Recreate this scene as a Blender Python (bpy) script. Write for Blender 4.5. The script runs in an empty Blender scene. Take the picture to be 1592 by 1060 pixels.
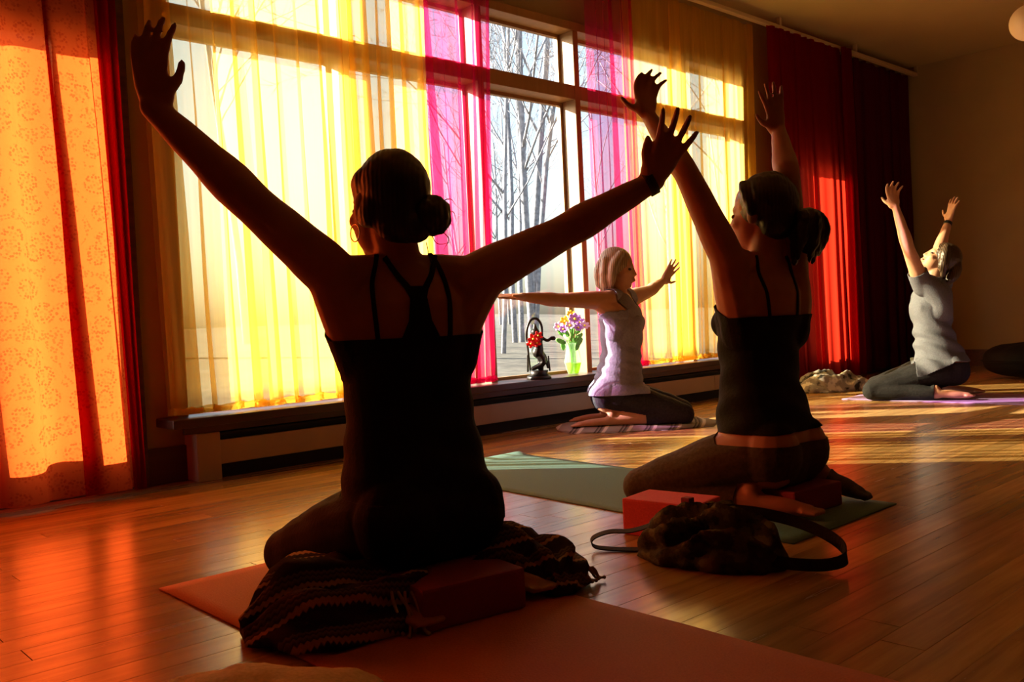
import bpy, bmesh, math, random
import numpy as np
from mathutils import Vector, Matrix, noise
from mathutils.bvhtree import BVHTree
random.seed(7); rng = np.random.default_rng(7)
S = bpy.context.scene
C = S.collection
R = math.radians
V = lambda *a: np.array(a, float)

# ------------------------------------------------------------------ camera
cam_d = bpy.data.cameras.new('camera'); cam = bpy.data.objects.new('camera', cam_d); C.objects.link(cam)
right = Vector((.7346, -.6770, -.0465)); up = Vector((.0506, -.0135, .9986)); fwd = Vector((.6766, .7359, -.0243))
m = Matrix((right, up, -fwd)).transposed()
m = m.to_quaternion().to_matrix().to_4x4(); m.translation = (0, 0, .62)
cam.matrix_world = m
cam_d.sensor_width = 36; cam_d.lens = 1403.68/1592*36; cam_d.clip_start = .02; cam_d.clip_end = 400
S.camera = cam
# ------------------------------------------------------------------ world, sun, exposure
SUN_EL = 21.0; sun_h = V(-.62, .785)              # horizontal direction towards the sun
SUN_POWER = 38.0; SKY_POWER = .48
w = bpy.data.worlds.new('sky'); S.world = w; w.use_nodes = True
nt = w.node_tree; bg = nt.nodes['Background']
sky = nt.nodes.new('ShaderNodeTexSky'); sky.sky_type = 'NISHITA'; sky.sun_disc = False
sky.sun_elevation = R(SUN_EL); sky.sun_rotation = math.atan2(sun_h[0], sun_h[1]); sky.dust_density = 3.0; sky.air_density = 1.0
hs = nt.nodes.new('ShaderNodeHueSaturation'); hs.inputs['Saturation'].default_value = .8
nt.links.new(sky.outputs[0], hs.inputs['Color']); nt.links.new(hs.outputs[0], bg.inputs[0]); bg.inputs[1].default_value = SKY_POWER
sd = bpy.data.lights.new('sun', 'SUN'); sun = bpy.data.objects.new('sun', sd); C.objects.link(sun)
sd.energy = SUN_POWER; sd.angle = R(.53); sd.color = (1, .90, .74)
to_sun = Vector((sun_h[0]*math.cos(R(SUN_EL)), sun_h[1]*math.cos(R(SUN_EL)), math.sin(R(SUN_EL))))
sun.rotation_euler = to_sun.to_track_quat('Z', 'Y').to_euler(); sun.location = (-4, 9, 6)
S.view_settings.view_transform = 'Standard'; S.view_settings.look = 'None'
S.view_settings.exposure = 0.0; S.view_settings.gamma = 1; S.view_settings.use_curve_mapping = False
S.cycles.transparent_max_bounces = 24; S.cycles.max_bounces = 10; S.cycles.diffuse_bounces = 6
S.cycles.sample_clamp_indirect = 6

# ------------------------------------------------------------------ materials
def newmat(name):
    mt = bpy.data.materials.new(name); mt.use_nodes = True
    return mt, mt.node_tree, mt.node_tree.nodes['Principled BSDF']
def node(nt, t, **kw):
    n = nt.nodes.new(t)
    for k, v in kw.items():
        if k in n.inputs: n.inputs[k].default_value = v
        else: setattr(n, k, v)
    return n
def ramp(nt, fac, stops):
    r = nt.nodes.new('ShaderNodeValToRGB'); nt.links.new(fac, r.inputs[0]); e = r.color_ramp.elements
    while len(e) < len(stops): e.new(.5)
    for q, (p, c) in zip(e, stops): q.position = p; q.color = (*c, 1) if len(c) == 3 else c
    return r.outputs[0]
def plain(name, col, rough=.7, spec=.4, noise_scale=0, noise_amt=.15, bump=0, metallic=0, sheen=0):
    mt, nt, b = newmat(name)
    b.inputs['Base Color'].default_value = (*col, 1); b.inputs['Roughness'].default_value = rough
    b.inputs['Specular IOR Level'].default_value = spec; b.inputs['Metallic'].default_value = metallic
    if noise_scale:
        tc = node(nt, 'ShaderNodeTexCoord'); n = node(nt, 'ShaderNodeTexNoise', Scale=noise_scale, Detail=4.0)
        nt.links.new(tc.outputs['Object'], n.inputs['Vector'])
        lo = [max(0, c*(1-noise_amt)) for c in col]; hi = [min(1, c*(1+noise_amt)) for c in col]
        nt.links.new(ramp(nt, n.outputs[0], [(.3, lo), (.7, hi)]), b.inputs['Base Color'])
        if bump:
            bp = node(nt, 'ShaderNodeBump', Strength=bump, Distance=.01); nt.links.new(n.outputs[0], bp.inputs['Height']); nt.links.new(bp.outputs[0], b.inputs['Normal'])
    return mt
def cloth_mat(name, tint, transp, trans_col, diff_col, t_share=.7, pattern=None):
    """thin curtain cloth: part see-through, part translucent, part diffuse"""
    mt = bpy.data.materials.new(name); mt.use_nodes = True; nt = mt.node_tree
    nt.nodes.remove(nt.nodes['Principled BSDF']); out = nt.nodes['Material Output']
    tp = node(nt, 'ShaderNodeBsdfTransparent'); tp.inputs[0].default_value = (*tint, 1)
    tl = node(nt, 'ShaderNodeBsdfTranslucent'); tl.inputs[0].default_value = (*trans_col, 1)
    df = node(nt, 'ShaderNodeBsdfDiffuse'); df.inputs[0].default_value = (*diff_col, 1)
    m1 = node(nt, 'ShaderNodeMixShader'); m1.inputs[0].default_value = t_share
    nt.links.new(df.outputs[0], m1.inputs[1]); nt.links.new(tl.outputs[0], m1.inputs[2])
    m2 = node(nt, 'ShaderNodeMixShader'); m2.inputs[0].default_value = transp
    nt.links.new(m1.outputs[0], m2.inputs[1]); nt.links.new(tp.outputs[0], m2.inputs[2])
    nt.links.new(m2.outputs[0], out.inputs[0])
    # weave threads: fine vertical variation of the see-through share
    tc = node(nt, 'ShaderNodeTexCoord'); mp = node(nt, 'ShaderNodeMapping'); mp.inputs['Scale'].default_value = (60, 60, 1.2)
    n = node(nt, 'ShaderNodeTexNoise', Scale=1.0, Detail=3.0)
    nt.links.new(tc.outputs['Object'], mp.inputs[0]); nt.links.new(mp.outputs[0], n.inputs['Vector'])
    mr = node(nt, 'ShaderNodeMapRange'); mr.inputs['To Min'].default_value = transp*.8; mr.inputs['To Max'].default_value = min(1, transp*1.2)
    nt.links.new(n.outputs[0], mr.inputs['Value']); nt.links.new(mr.outputs[0], m2.inputs[0])
    if pattern:
        col2 = pattern
        sp = node(nt, 'ShaderNodeSeparateXYZ'); nt.links.new(tc.outputs['Object'], sp.inputs[0])
        mp2 = node(nt, 'ShaderNodeCombineXYZ'); nt.links.new(sp.outputs[0], mp2.inputs[0]); nt.links.new(sp.outputs[2], mp2.inputs[1])
        # flowers: rings of dots round scattered centres, plus small buds
        big = node(nt, 'ShaderNodeTexVoronoi', voronoi_dimensions='2D', Scale=9.5); big.inputs['Randomness'].default_value = .8
        sm = node(nt, 'ShaderNodeTexVoronoi', voronoi_dimensions='2D', Scale=80.0)
        nt.links.new(mp2.outputs[0], big.inputs['Vector']); nt.links.new(mp2.outputs[0], sm.inputs['Vector'])
        ring = ramp(nt, big.outputs['Distance'], [(.0, (1, 1, 1)), (.06, (.25, .25, .25)), (.16, (.5, .5, .5)), (.24, (1, 1, 1)), (.34, (1, 1, 1)), (.40, (.12, .12, .12)), (.6, (.0, .0, .0)), (.62, (.7, .7, .7))])
        dot = ramp(nt, sm.outputs['Distance'], [(.30, (1, 1, 1)), (.42, (0, 0, 0))])
        mul = node(nt, 'ShaderNodeMath', operation='MULTIPLY'); nt.links.new(ring, mul.inputs[0]); nt.links.new(dot, mul.inputs[1])
        m3 = node(nt, 'ShaderNodeMath', operation='MULTIPLY'); nt.links.new(mul.outputs[0], m3.inputs[0]); m3.inputs[1].default_value = .55
        for sh, c in ((tl, trans_col), (df, diff_col)):
            mx = node(nt, 'ShaderNodeMix', data_type='RGBA'); nt.links.new(m3.outputs[0], mx.inputs[0])
            mx.inputs[6].default_value = (*c, 1); mx.inputs[7].default_value = (*[a*b for a, b in zip(c, col2)], 1)
            nt.links.new(mx.outputs[2], sh.inputs[0])
    return mt
M = {}
M['yellow'] = cloth_mat('yellow_sheer', (1.0, .92, .66), .52, (1.0, .65, .13), (1.0, .55, .03), .68)
M['magenta'] = cloth_mat('magenta_sheer', (.96, .66, .88), .62, (.70, .015, .085), (.6, .004, .05), .66)
M['orange_print'] = cloth_mat('orange_print', (1, .3, .1), .02, (.66, .074, .011), (.26, .010, .008), .62, pattern=(.55, .22, .3))
M['red'] = cloth_mat('red_cotton', (1, .1, .05), .02, (.40, .016, .006), (.22, .003, .012), .6)
M['crimson'] = cloth_mat('crimson_cotton', (1, .1, .1), .02, (.34, .002, .008), (.20, .003, .012), .6)
M['maroon'] = cloth_mat('maroon_cotton', (.6, .05, .1), .01, (.15, .006, .018), (.12, .006, .018), .5)

def floor_mat():
    mt, nt, b = newmat('floor_boards'); tc = node(nt, 'ShaderNodeTexCoord'); oi = node(nt, 'ShaderNodeObjectInfo')
    ge = node(nt, 'ShaderNodeNewGeometry')
    add = node(nt, 'ShaderNodeVectorMath', operation='ADD'); comb = node(nt, 'ShaderNodeCombineXYZ')
    mu = node(nt, 'ShaderNodeMath', operation='MULTIPLY'); mu.inputs[1].default_value = 37.0
    nt.links.new(oi.outputs['Random'], mu.inputs[0]); nt.links.new(mu.outputs[0], comb.inputs[0])
    nt.links.new(ge.outputs['Position'], add.inputs[0]); nt.links.new(comb.outputs[0], add.inputs[1])
    mp = node(nt, 'ShaderNodeMapping'); mp.inputs['Scale'].default_value = (1.6, 26, 26); nt.links.new(add.outputs[0], mp.inputs[0])
    n = node(nt, 'ShaderNodeTexNoise', Scale=1.0, Detail=6.0, Roughness=.6); nt.links.new(mp.outputs[0], n.inputs['Vector'])
    grain = ramp(nt, n.outputs[0], [(.3, (.24, .118, .036)), (.55, (.40, .220, .072)), (.75, (.50, .30, .105))])
    hv = node(nt, 'ShaderNodeHueSaturation'); nt.links.new(grain, hv.inputs['Color'])
    mr = node(nt, 'ShaderNodeMapRange'); mr.inputs['To Min'].default_value = .70; mr.inputs['To Max'].default_value = 1.18
    nt.links.new(oi.outputs['Random'], mr.inputs['Value']); nt.links.new(mr.outputs[0], hv.inputs['Value'])
    nt.links.new(hv.outputs[0], b.inputs['Base Color'])
    r2 = ramp(nt, n.outputs[0], [(.3, (.28,)*3), (.8, (.18,)*3)]); nt.links.new(r2, b.inputs['Roughness'])
    b.inputs['Specular IOR Level'].default_value = .7
    bp = node(nt, 'ShaderNodeBump', Strength=.06, Distance=.004); nt.links.new(n.outputs[0], bp.inputs['Height']); nt.links.new(bp.outputs[0], b.inputs['Normal'])
    return mt
M['floor'] = floor_mat()
def wood_mat(name, c0, c1, rough=.4, scale=(2, 40, 40)):
    mt, nt, b = newmat(name); ge = node(nt, 'ShaderNodeNewGeometry'); mp = node(nt, 'ShaderNodeMapping'); mp.inputs['Scale'].default_value = scale
    nt.links.new(ge.outputs['Position'], mp.inputs[0]); n = node(nt, 'ShaderNodeTexNoise', Scale=1.0, Detail=5.0); nt.links.new(mp.outputs[0], n.inputs['Vector'])
    nt.links.new(ramp(nt, n.outputs[0], [(.3, c0), (.7, c1)]), b.inputs['Base Color']); b.inputs['Roughness'].default_value = rough
    return mt
M['dark_wood'] = wood_mat('dark_wood', (.05, .018, .012), (.10, .035, .02), .4)
M['frame_wood'] = wood_mat('frame_wood', (.27, .14, .040), (.34, .18, .058), .5, (30, 30, 2))
M['subfloor'] = plain('subfloor', (.03, .015, .008), .9)
M['wall'] = plain('wall_paint', (.38, .31, .17), .85, .2, 3, .05)
M['ceiling'] = plain('ceiling_paint', (.46, .38, .20), .9, .2, 2, .04)
M['room_dark'] = plain('far_wall_paint', (.10, .035, .035), .9, .2, 2, .06)
M['metal_cream'] = plain('heater_enamel', (.50, .36, .24), .45, .5, 4, .05)
M['slot'] = plain('heater_slot', (.015, .012, .01), .7)
M['rail'] = plain('rail_metal', (.55, .42, .26), .4, .5)
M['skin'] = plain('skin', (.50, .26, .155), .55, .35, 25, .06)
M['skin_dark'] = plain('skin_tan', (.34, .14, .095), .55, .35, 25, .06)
M['black_cloth'] = plain('black_jersey', (.006, .005, .006), .85, .2, 120, .3, .2)
M['black_strap'] = plain('black_elastic', (.005, .004, .005), .8, .2)
M['navy_cloth'] = plain('navy_leggings', (.022, .020, .030), .8, .25, 90, .3, .2)
M['olive_cloth'] = plain('olive_leggings', (.055, .036, .020), .8, .25, 90, .25, .2)
M['char_cloth'] = plain('charcoal_trousers', (.013, .012, .013), .85, .2, 90, .3, .2)
M['lavender'] = plain('lavender_jersey', (.22, .22, .32), .8, .25, 110, .12, .25)
M['grey_tee'] = plain('heather_grey_jersey', (.115, .12, .145), .9, .2, 160, .16, .25)
M['pink_block'] = plain('coral_foam', (.60, .075, .09), .8, .25, 180, .08, .15)
M['rose_block'] = plain('rose_foam', (.22, .028, .055), .8, .25, 180, .08, .15)
M['white_eye'] = plain('eye', (.05, .035, .03), .2, .5)
M['lip'] = plain('lip', (.45, .16, .12), .5, .4)
M['metal_gold'] = plain('gold', (.8, .5, .2), .25, .5, metallic=1)
M['watch'] = plain('watch_strap', (.01, .01, .012), .5)
M['sock'] = plain('sock', (.10, .09, .085), .9, .2, 80, .2, .2)
def mat_mat(name, col):
    return plain(name, col, .75, .3, 220, .10, .25)
M['orange_mat'] = mat_mat('rust_mat', (.46, .13, .045)); M['teal_mat'] = mat_mat('teal_mat', (.10, .20, .23)); M['purple_mat'] = mat_mat('purple_mat', (.30, .20, .42))
def hair_mat(name, c0, c1, rough=.45):
    mt, nt, b = newmat(name); tc = node(nt, 'ShaderNodeTexCoord')
    mp = node(nt, 'ShaderNodeMapping'); mp.inputs['Rotation'].default_value = (0, 0, R(43)); nt.links.new(tc.outputs['Object'], mp.inputs[0])
    wv = node(nt, 'ShaderNodeTexWave', Scale=30.0, Distortion=2.5, Detail=2.0); wv.bands_direction = 'X'; nt.links.new(mp.outputs[0], wv.inputs['Vector'])
    nt.links.new(ramp(nt, wv.outputs['Fac'], [(.1, c0), (.9, c1)]), b.inputs['Base Color']); b.inputs['Roughness'].default_value = rough
    bp = node(nt, 'ShaderNodeBump', Strength=.22, Distance=.003); nt.links.new(wv.outputs['Fac'], bp.inputs['Height']); nt.links.new(bp.outputs[0], b.inputs['Normal'])
    return mt
M['hair_black'] = hair_mat('dark_hair', (.006, .004, .003), (.012, .007, .005)); M['hair_blond'] = hair_mat('blond_hair', (.17, .115, .06), (.40, .31, .19))
M['hair_brown'] = hair_mat('brown_hair', (.022, .011, .006), (.065, .034, .014))
def glass_mat():
    mt = bpy.data.materials.new('window_glass'); mt.use_nodes = True; nt = mt.node_tree; nt.nodes.remove(nt.nodes['Principled BSDF'])
    tp = node(nt, 'ShaderNodeBsdfTransparent'); tp.inputs[0].default_value = (.95, .97, .96, 1); gl = node(nt, 'ShaderNodeBsdfGlossy'); gl.inputs['Roughness'].default_value = .02
    mx = node(nt, 'ShaderNodeMixShader'); mx.inputs[0].default_value = .05
    nt.links.new(tp.outputs[0], mx.inputs[1]); nt.links.new(gl.outputs[0], mx.inputs[2]); nt.links.new(mx.outputs[0], nt.nodes['Material Output'].inputs[0])
    return mt
M['glass'] = glass_mat()

# ------------------------------------------------------------------ mesh helpers
def link(o, parent=None):
    C.objects.link(o)
    if parent is not None: o.parent = parent
    return o
def tag(o, label=None, cat=None, group=None, kind=None):
    for k, v in (('label', label), ('category', cat), ('group', group), ('kind', kind)):
        if v: o[k] = v
    return o
def orig(o):
    p = np.zeros(3)
    while o is not None: p = p + np.array(o.location); o = o.parent
    return p
def mesh_obj(name, verts, faces, mat, parent=None, origin=None, smooth=True):
    """verts in world coordinates"""
    verts = np.asarray(verts, float)
    if parent is not None: off = orig(parent); loc = (0, 0, 0)
    else: off = np.array(origin if origin is not None else (0, 0, 0), float); loc = off
    me = bpy.data.meshes.new(name); me.from_pydata([tuple(v) for v in verts-off], [], [tuple(int(i) for i in f) for f in faces])
    if smooth: me.polygons.foreach_set('use_smooth', [True]*len(me.polygons))
    me.materials.append(M[mat] if isinstance(mat, str) else mat); me.update()
    o = bpy.data.objects.new(name, me); o.location = loc
    return link(o, parent)
def empty(name, loc):
    o = bpy.data.objects.new(name, None); o.location = loc; o.empty_display_size = .05
    return link(o)
class Geo:
    def __init__(s): s.v = []; s.f = []
    def add(s, v, f):
        n = len(s.v); s.v += [tuple(p) for p in v]; s.f += [tuple(i+n for i in q) for q in f]; return s
    def box(s, x0, x1, y0, y1, z0, z1):
        v = [(x, y, z) for z in (z0, z1) for y in (y0, y1) for x in (x0, x1)]
        return s.add(v, [(0, 2, 3, 1), (4, 5, 7, 6), (0, 1, 5, 4), (2, 6, 7, 3), (0, 4, 6, 2), (1, 3, 7, 5)])
    def bbox(s, x0, x1, y0, y1, z0, z1, b):
        bm = bmesh.new(); bmesh.ops.create_cube(bm, size=1)
        for q in bm.verts: q.co = Vector((x0+(q.co.x+.5)*(x1-x0), y0+(q.co.y+.5)*(y1-y0), z0+(q.co.z+.5)*(z1-z0)))
        bmesh.ops.bevel(bm, geom=bm.edges[:], offset=b, segments=2, affect='EDGES', profile=.6)
        bm.verts.index_update(); s.add([tuple(q.co) for q in bm.verts], [[q.index for q in f.verts] for f in bm.faces]); bm.free(); return s
    def rings(s, rings, cap=True, closed=True):
        n = len(rings[0]); v = [p for r in rings for p in r]; f = []
        for i in range(len(rings)-1):
            for j in range(n if closed else n-1):
                k = (j+1) % n; f.append((i*n+j, i*n+k, (i+1)*n+k, (i+1)*n+j))
        if cap: f.append(tuple(range(n-1, -1, -1))); f.append(tuple((len(rings)-1)*n+j for j in range(n)))
        return s.add(v, f)
    def tube(s, pts, rad, n=12, sub=1, round_ends=True, side=None, flat=1.0):
        P, Q = smooth_path(pts, rad, sub)
        T = np.gradient(P, axis=0); T /= np.linalg.norm(T, axis=1)[:, None]+1e-12
        a = np.array(side, float) if side is not None else (V(0, 0, 1) if abs(T[0][2]) < .9 else V(1, 0, 0))
        rs = []; fr = []
        for i in range(len(P)):
            a = a-T[i]*(a@T[i]); a /= np.linalg.norm(a)+1e-12; b = np.cross(T[i], a); fr.append((a.copy(), b))
        def ring(c, r, a, b): return [c+r*(math.cos(t)*a+flat*math.sin(t)*b) for t in np.linspace(0, 2*math.pi, n, endpoint=False)]
        if round_ends:
            for k in (.25, .7, .95): rs.append(ring(P[0]-T[0]*Q[0]*math.sqrt(1-k*k), Q[0]*k, *fr[0]))
        for i in range(len(P)): rs.append(ring(P[i], Q[i], *fr[i]))
        if round_ends:
            for k in (.95, .7, .25): rs.append(ring(P[-1]+T[-1]*Q[-1]*math.sqrt(1-k*k), Q[-1]*k, *fr[-1]))
        return s.rings(rs)
    def ell(s, c, axes, n=16, m_=10):
        """axes: 3 vectors (already scaled)"""
        c = np.array(c, float); A = [np.array(a, float) for a in axes]; rs = []
        for i in range(1, m_):
            th = math.pi*i/m_
            rs.append([c+A[2]*-math.cos(th)+math.sin(th)*(A[0]*math.cos(t)+A[1]*math.sin(t)) for t in np.linspace(0, 2*math.pi, n, endpoint=False)])
        return s.rings(rs)
    def sph(s, c, r, n=14): return s.ell(c, ((r, 0, 0), (0, r, 0), (0, 0, r)), n, max(6, n//2+2))
    def obj(s, name, mat, parent=None, origin=None, smooth=True): return mesh_obj(name, s.v, s.f, mat, parent, origin, smooth)
def smooth_path(pts, rad, sub):
    P = np.array(pts, float); rad = np.array([rad]*len(P) if np.isscalar(rad) else rad, float)
    if sub <= 1 or len(P) < 3: 
        if sub > 1:
            t = np.linspace(0, 1, sub+1)[:, None]; return P[0]+(P[1]-P[0])*t, rad[0]+(rad[1]-rad[0])*t[:, 0]
        return P, rad
    E_ = np.vstack([2*P[0]-P[1], P, 2*P[-1]-P[-2]]); er = np.concatenate([[rad[0]], rad, [rad[-1]]]); op = []; orr = []
    for i in range(1, len(E_)-2):
        for k in range(sub):
            t = k/sub; p0, p1, p2, p3 = E_[i-1:i+3]
            op.append(.5*((2*p1)+(-p0+p2)*t+(2*p0-5*p1+4*p2-p3)*t*t+(-p0+3*p1-3*p2+p3)*t**3))
            tt = t*t*(3-2*t); orr.append(er[i]*(1-tt)+er[i+1]*tt)
    op.append(P[-1]); orr.append(rad[-1])
    return np.array(op), np.array(orr)
def unit(v): v = np.array(v, float); return v/(np.linalg.norm(v)+1e-12)
def remesh(geo, voxel=.006, smooth=4, factor=.5):
    me = bpy.data.meshes.new('tmp'); me.from_pydata(geo.v, [], geo.f); me.update()
    o = bpy.data.objects.new('tmp', me); C.objects.link(o)
    md = o.modifiers.new('r', 'REMESH'); md.mode = 'VOXEL'; md.voxel_size = voxel
    if smooth: sm = o.modifiers.new('s', 'SMOOTH'); sm.factor = factor; sm.iterations = smooth
    dg = bpy.context.evaluated_depsgraph_get(); ev = o.evaluated_get(dg); r = ev.to_mesh()
    r.calc_loop_triangles()
    v = np.empty(len(r.vertices)*3); r.vertices.foreach_get('co', v); nn = np.empty(len(r.vertices)*3); r.vertices.foreach_get('normal', nn)
    t = np.empty(len(r.loop_triangles)*3, np.int32); r.loop_triangles.foreach_get('vertices', t)
    ev.to_mesh_clear(); bpy.data.objects.remove(o); bpy.data.meshes.remove(me)
    return v.reshape(-1, 3), t.reshape(-1, 3), nn.reshape(-1, 3)
def fast_mesh(name, v, t, mat, parent=None, origin=None):
    v = np.asarray(v, float)
    if parent is not None: off = orig(parent); loc = (0, 0, 0)
    else: off = np.array(origin, float); loc = off
    me = bpy.data.meshes.new(name); me.vertices.add(len(v)); me.vertices.foreach_set('co', (v-off).ravel())
    me.loops.add(len(t)*3); me.loops.foreach_set('vertex_index', np.asarray(t, np.int32).ravel())
    me.polygons.add(len(t)); me.polygons.foreach_set('loop_start', np.arange(0, len(t)*3, 3, dtype=np.int32)); me.polygons.foreach_set('loop_total', np.full(len(t), 3, np.int32))
    me.polygons.foreach_set('use_smooth', np.ones(len(t), bool)); me.update(calc_edges=True); me.validate()
    me.materials.append(M[mat]); o = bpy.data.objects.new(name, me); o.location = loc
    return link(o, parent)
def clip(v, t, nrm, f):
    """keep the part of the triangle mesh where f > 0; returns verts, tris, normals"""
    fv = f; s = fv[t] > 0; c = s.sum(1)
    tris = [tuple(q) for q in t[c == 3]]; V2 = list(v); N2 = list(nrm); cache = {}
    def cut(a, b):
        k = (min(a, b), max(a, b))
        if k not in cache:
            w_ = fv[a]/(fv[a]-fv[b]); cache[k] = len(V2); V2.append(v[a]+(v[b]-v[a])*w_); N2.append(unit(nrm[a]+(nrm[b]-nrm[a])*w_))
        return cache[k]
    for q in t[(c == 1) | (c == 2)]:
        q = [int(i) for i in q]; poly = []
        for i in range(3):
            a, b = q[i], q[(i+1) % 3]
            if fv[a] > 0: poly.append(a)
            if (fv[a] > 0) != (fv[b] > 0): poly.append(cut(a, b))
        for i in range(1, len(poly)-1): tris.append((poly[0], poly[i], poly[i+1]))
    tris = np.array(tris, int); used, inv = np.unique(tris, return_inverse=True)
    return np.array(V2)[used], inv.reshape(-1, 3), np.array(N2)[used]
def seg_dist(p, a, b):
    a = np.array(a, float); b = np.array(b, float); d = b-a; L = np.linalg.norm(d); t = ((p-a)@d)/(L*L); tc = np.clip(t, 0, 1)
    return np.linalg.norm(p-(a+tc[:, None]*d), axis=1), t*L
def nz(p, s, seed=0): return noise.noise(Vector((p[0]*s+seed*7.3, p[1]*s-seed*3.1, p[2]*s+seed*1.7)))

# ------------------------------------------------------------------ room shell
X0, X1, Y0, Y1, ZC = -1.6, 8.62, -3.2, 3.78, 2.80
TH = .12                                             # thickness of the window wall
DOOR1 = (-.35, 1.17, .215, 1.875); WIN = (1.51, 5.84, .27, 2.39); DOOR2 = (6.30, 7.02, .225, 1.82)
g = Geo().box(X0-.2, X1+.2, Y0-.2, Y1+TH, -.12, -.004); fl = tag(g.obj('floor', 'subfloor', None, (0, 0, 0), False), 'honey brown strip wood floor with glossy varnish', 'floor', kind='structure')
BW = .083
def board_mesh(L, name='floor_board'):
    gg = Geo().bbox(0, L, 0, BW-.0009, -.004, 0, .0005); me = bpy.data.meshes.new(name); me.from_pydata(gg.v, [], gg.f); me.materials.append(M['floor']); return me
lens = [1.5, 1.9, 2.3, 2.7]; bmesh_by = {L: board_mesh(L-.002) for L in lens}
cuts = {}
rest = Geo(); nb = 0; y = Y1-.02-BW; row = 0
while y > Y0:
    x = X0-random.random()*1.4; row += 1
    while x < X1-.02:
        L = random.choice(lens); xa = x; x += L
        vis = y > .15 and xa+L > .25*y and xa < X1 and (xa+L > .2)
        if xa < X0 or x > X1:
            a_, b_ = max(xa, X0), min(x, X1)
            if b_-a_ < .03: continue
            if vis and nb < 295:
                o = bpy.data.objects.new('floor_board', board_mesh(b_-a_-.002)); o.location = (a_, y, 0); link(o, fl); nb += 1
            else: rest.box(a_, b_-.002, y, y+BW-.0009, -.004, 0)
        elif vis and nb < 295:
            o = bpy.data.objects.new('floor_board', bmesh_by[L]); o.location = (xa, y, 0); link(o, fl); nb += 1
        else: rest.box(xa, xa+L-.002, y, y+BW-.0009, -.004, 0)
    y -= BW
o = rest.obj('floor_boards_rest', 'floor', fl, smooth=False); o['kind'] = 'stuff'
tag(Geo().box(X0-.2, X1+.2, Y0-.2, Y1+TH, ZC, ZC+.15).obj('ceiling', 'ceiling', None, (0, 0, ZC), False), 'plain warm tan ceiling above the room', 'ceiling', kind='structure')
g = Geo()                                            # window wall pieces round the three openings
xs = [(X0, DOOR1[0]), (DOOR1[1], WIN[0]), (WIN[1], DOOR2[0]), (DOOR2[1], X1)]
for a, b in xs: g.box(a, b, Y1, Y1+TH, 0, ZC)
for a, b, z0, z1 in (DOOR1, WIN, DOOR2): g.box(a, b, Y1, Y1+TH, 0, z0); g.box(a, b, Y1, Y1+TH, z1, ZC)
tag(g.obj('wall_front', 'wall', None, (0, Y1, 0), False), 'tan wall holding the long window and the two glass doors', 'wall', kind='structure')
tag(Geo().box(X1, X1+.15, Y0, Y1+TH, 0, ZC).obj('wall_right', 'wall', None, (X1, 0, 0), False), 'plain brown side wall beyond the curtains', 'wall', kind='structure')
tag(Geo().box(X0-.15, X0, Y0, Y1+TH, 0, ZC).obj('wall_left', 'room_dark', None, (X0, 0, 0), False), 'side wall outside the picture', 'wall', kind='structure')
tag(Geo().box(X0-.15, X1+.15, Y0-.15, Y0, 0, ZC).obj('wall_back', 'room_dark', None, (0, Y0, 0), False), 'rear wall behind the camera', 'wall', kind='structure')
tag(Geo().bbox(X1-.018, X1, Y0, Y1, 0, .15, .004).obj('baseboard_right', 'dark_wood', None, (X1, 0, 0), False), 'dark wooden baseboard along the side wall', 'baseboard', kind='structure')
tag(Geo().bbox(1.30, 1.56, Y1-.018, Y1, 0, .15, .004).obj('baseboard_front', 'dark_wood', None, (1.4, Y1, 0), False), 'dark baseboard piece between door casing and heater', 'baseboard', kind='structure')
tag(Geo().bbox(5.86, 8.6, Y1-.018, Y1, 0, .15, .004).obj('baseboard_front', 'dark_wood', None, (6, Y1, 0), False), 'dark baseboard under the red and maroon curtains', 'baseboard', kind='structure')
# unseen roof overhang, added to cut skylight reaching window and doors
tag(Geo().bbox(X0-.4, X1+.4, Y1+TH, Y1+TH+.55, 2.66, 2.80, .01).obj('added_eave', 'dark_wood', None, (3.7, Y1+TH, 2.7), False), 'added unseen overhang cutting skylight above the long window', 'added eave', kind='structure')
# long window: outer frame, rail, mullions, panes
win = tag(empty('window_1', (3.7, Y1, .27)), 'long wood framed window with many panes', 'window', kind='structure')
FD0, FD1 = Y1-.05, Y1+.10                              # depth of the timber
def timber(name, x0, x1, z0, z1, par, y0=FD0, y1=FD1, mat='frame_wood'): return Geo().bbox(x0, x1, y0, y1, z0, z1, .004).obj(name, mat, par, smooth=False)
timber('jamb', WIN[0], WIN[0]+.05, WIN[2], WIN[3], win); timber('jamb', WIN[1]-.05, WIN[1], WIN[2], WIN[3], win)
timber('head', WIN[0]+.05, WIN[1]-.05, WIN[3]-.05, WIN[3], win)
MUL = [2.40, 3.265, 4.04, 5.12]; edges = [WIN[0]+.05]+sum([[q, q+.045] for q in MUL], [])+[WIN[1]-.05]
for q in MUL: timber('mullion', q, q+.045, WIN[2], WIN[3]-.05, win)
for i in range(0, len(edges), 2):
    a, b = edges[i], edges[i+1]
    timber('transom', a, b, 1.925, 2.01, win, FD0+.002)
    for z0, z1 in ((WIN[2], 1.925), (2.01, WIN[3]-.05)):
        Geo().box(a, b, Y1+.075, Y1+.081, z0, z1).obj('pane', 'glass', win, smooth=False)
        gg = Geo(); e = .02                             # narrow sash bead round each pane
        gg.box(a, a+e, Y1+.062, Y1+.092, z0, z1); gg.box(b-e, b, Y1+.062, Y1+.092, z0, z1); gg.box(a+e, b-e, Y1+.062, Y1+.092, z0, z0+e); gg.box(a+e, b-e, Y1+.062, Y1+.092, z1-e, z1)
        gg.obj('sash', 'frame_wood', win, smooth=False)
sill = tag(Geo().bbox(1.44, 5.95, 3.60, Y1+.085, .236, .274, .006).obj('trim_1', 'dark_wood', None, (3.7, 3.7, .25), False), 'dark wooden window sill ledge running under the long window', 'sill', kind='structure')
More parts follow.
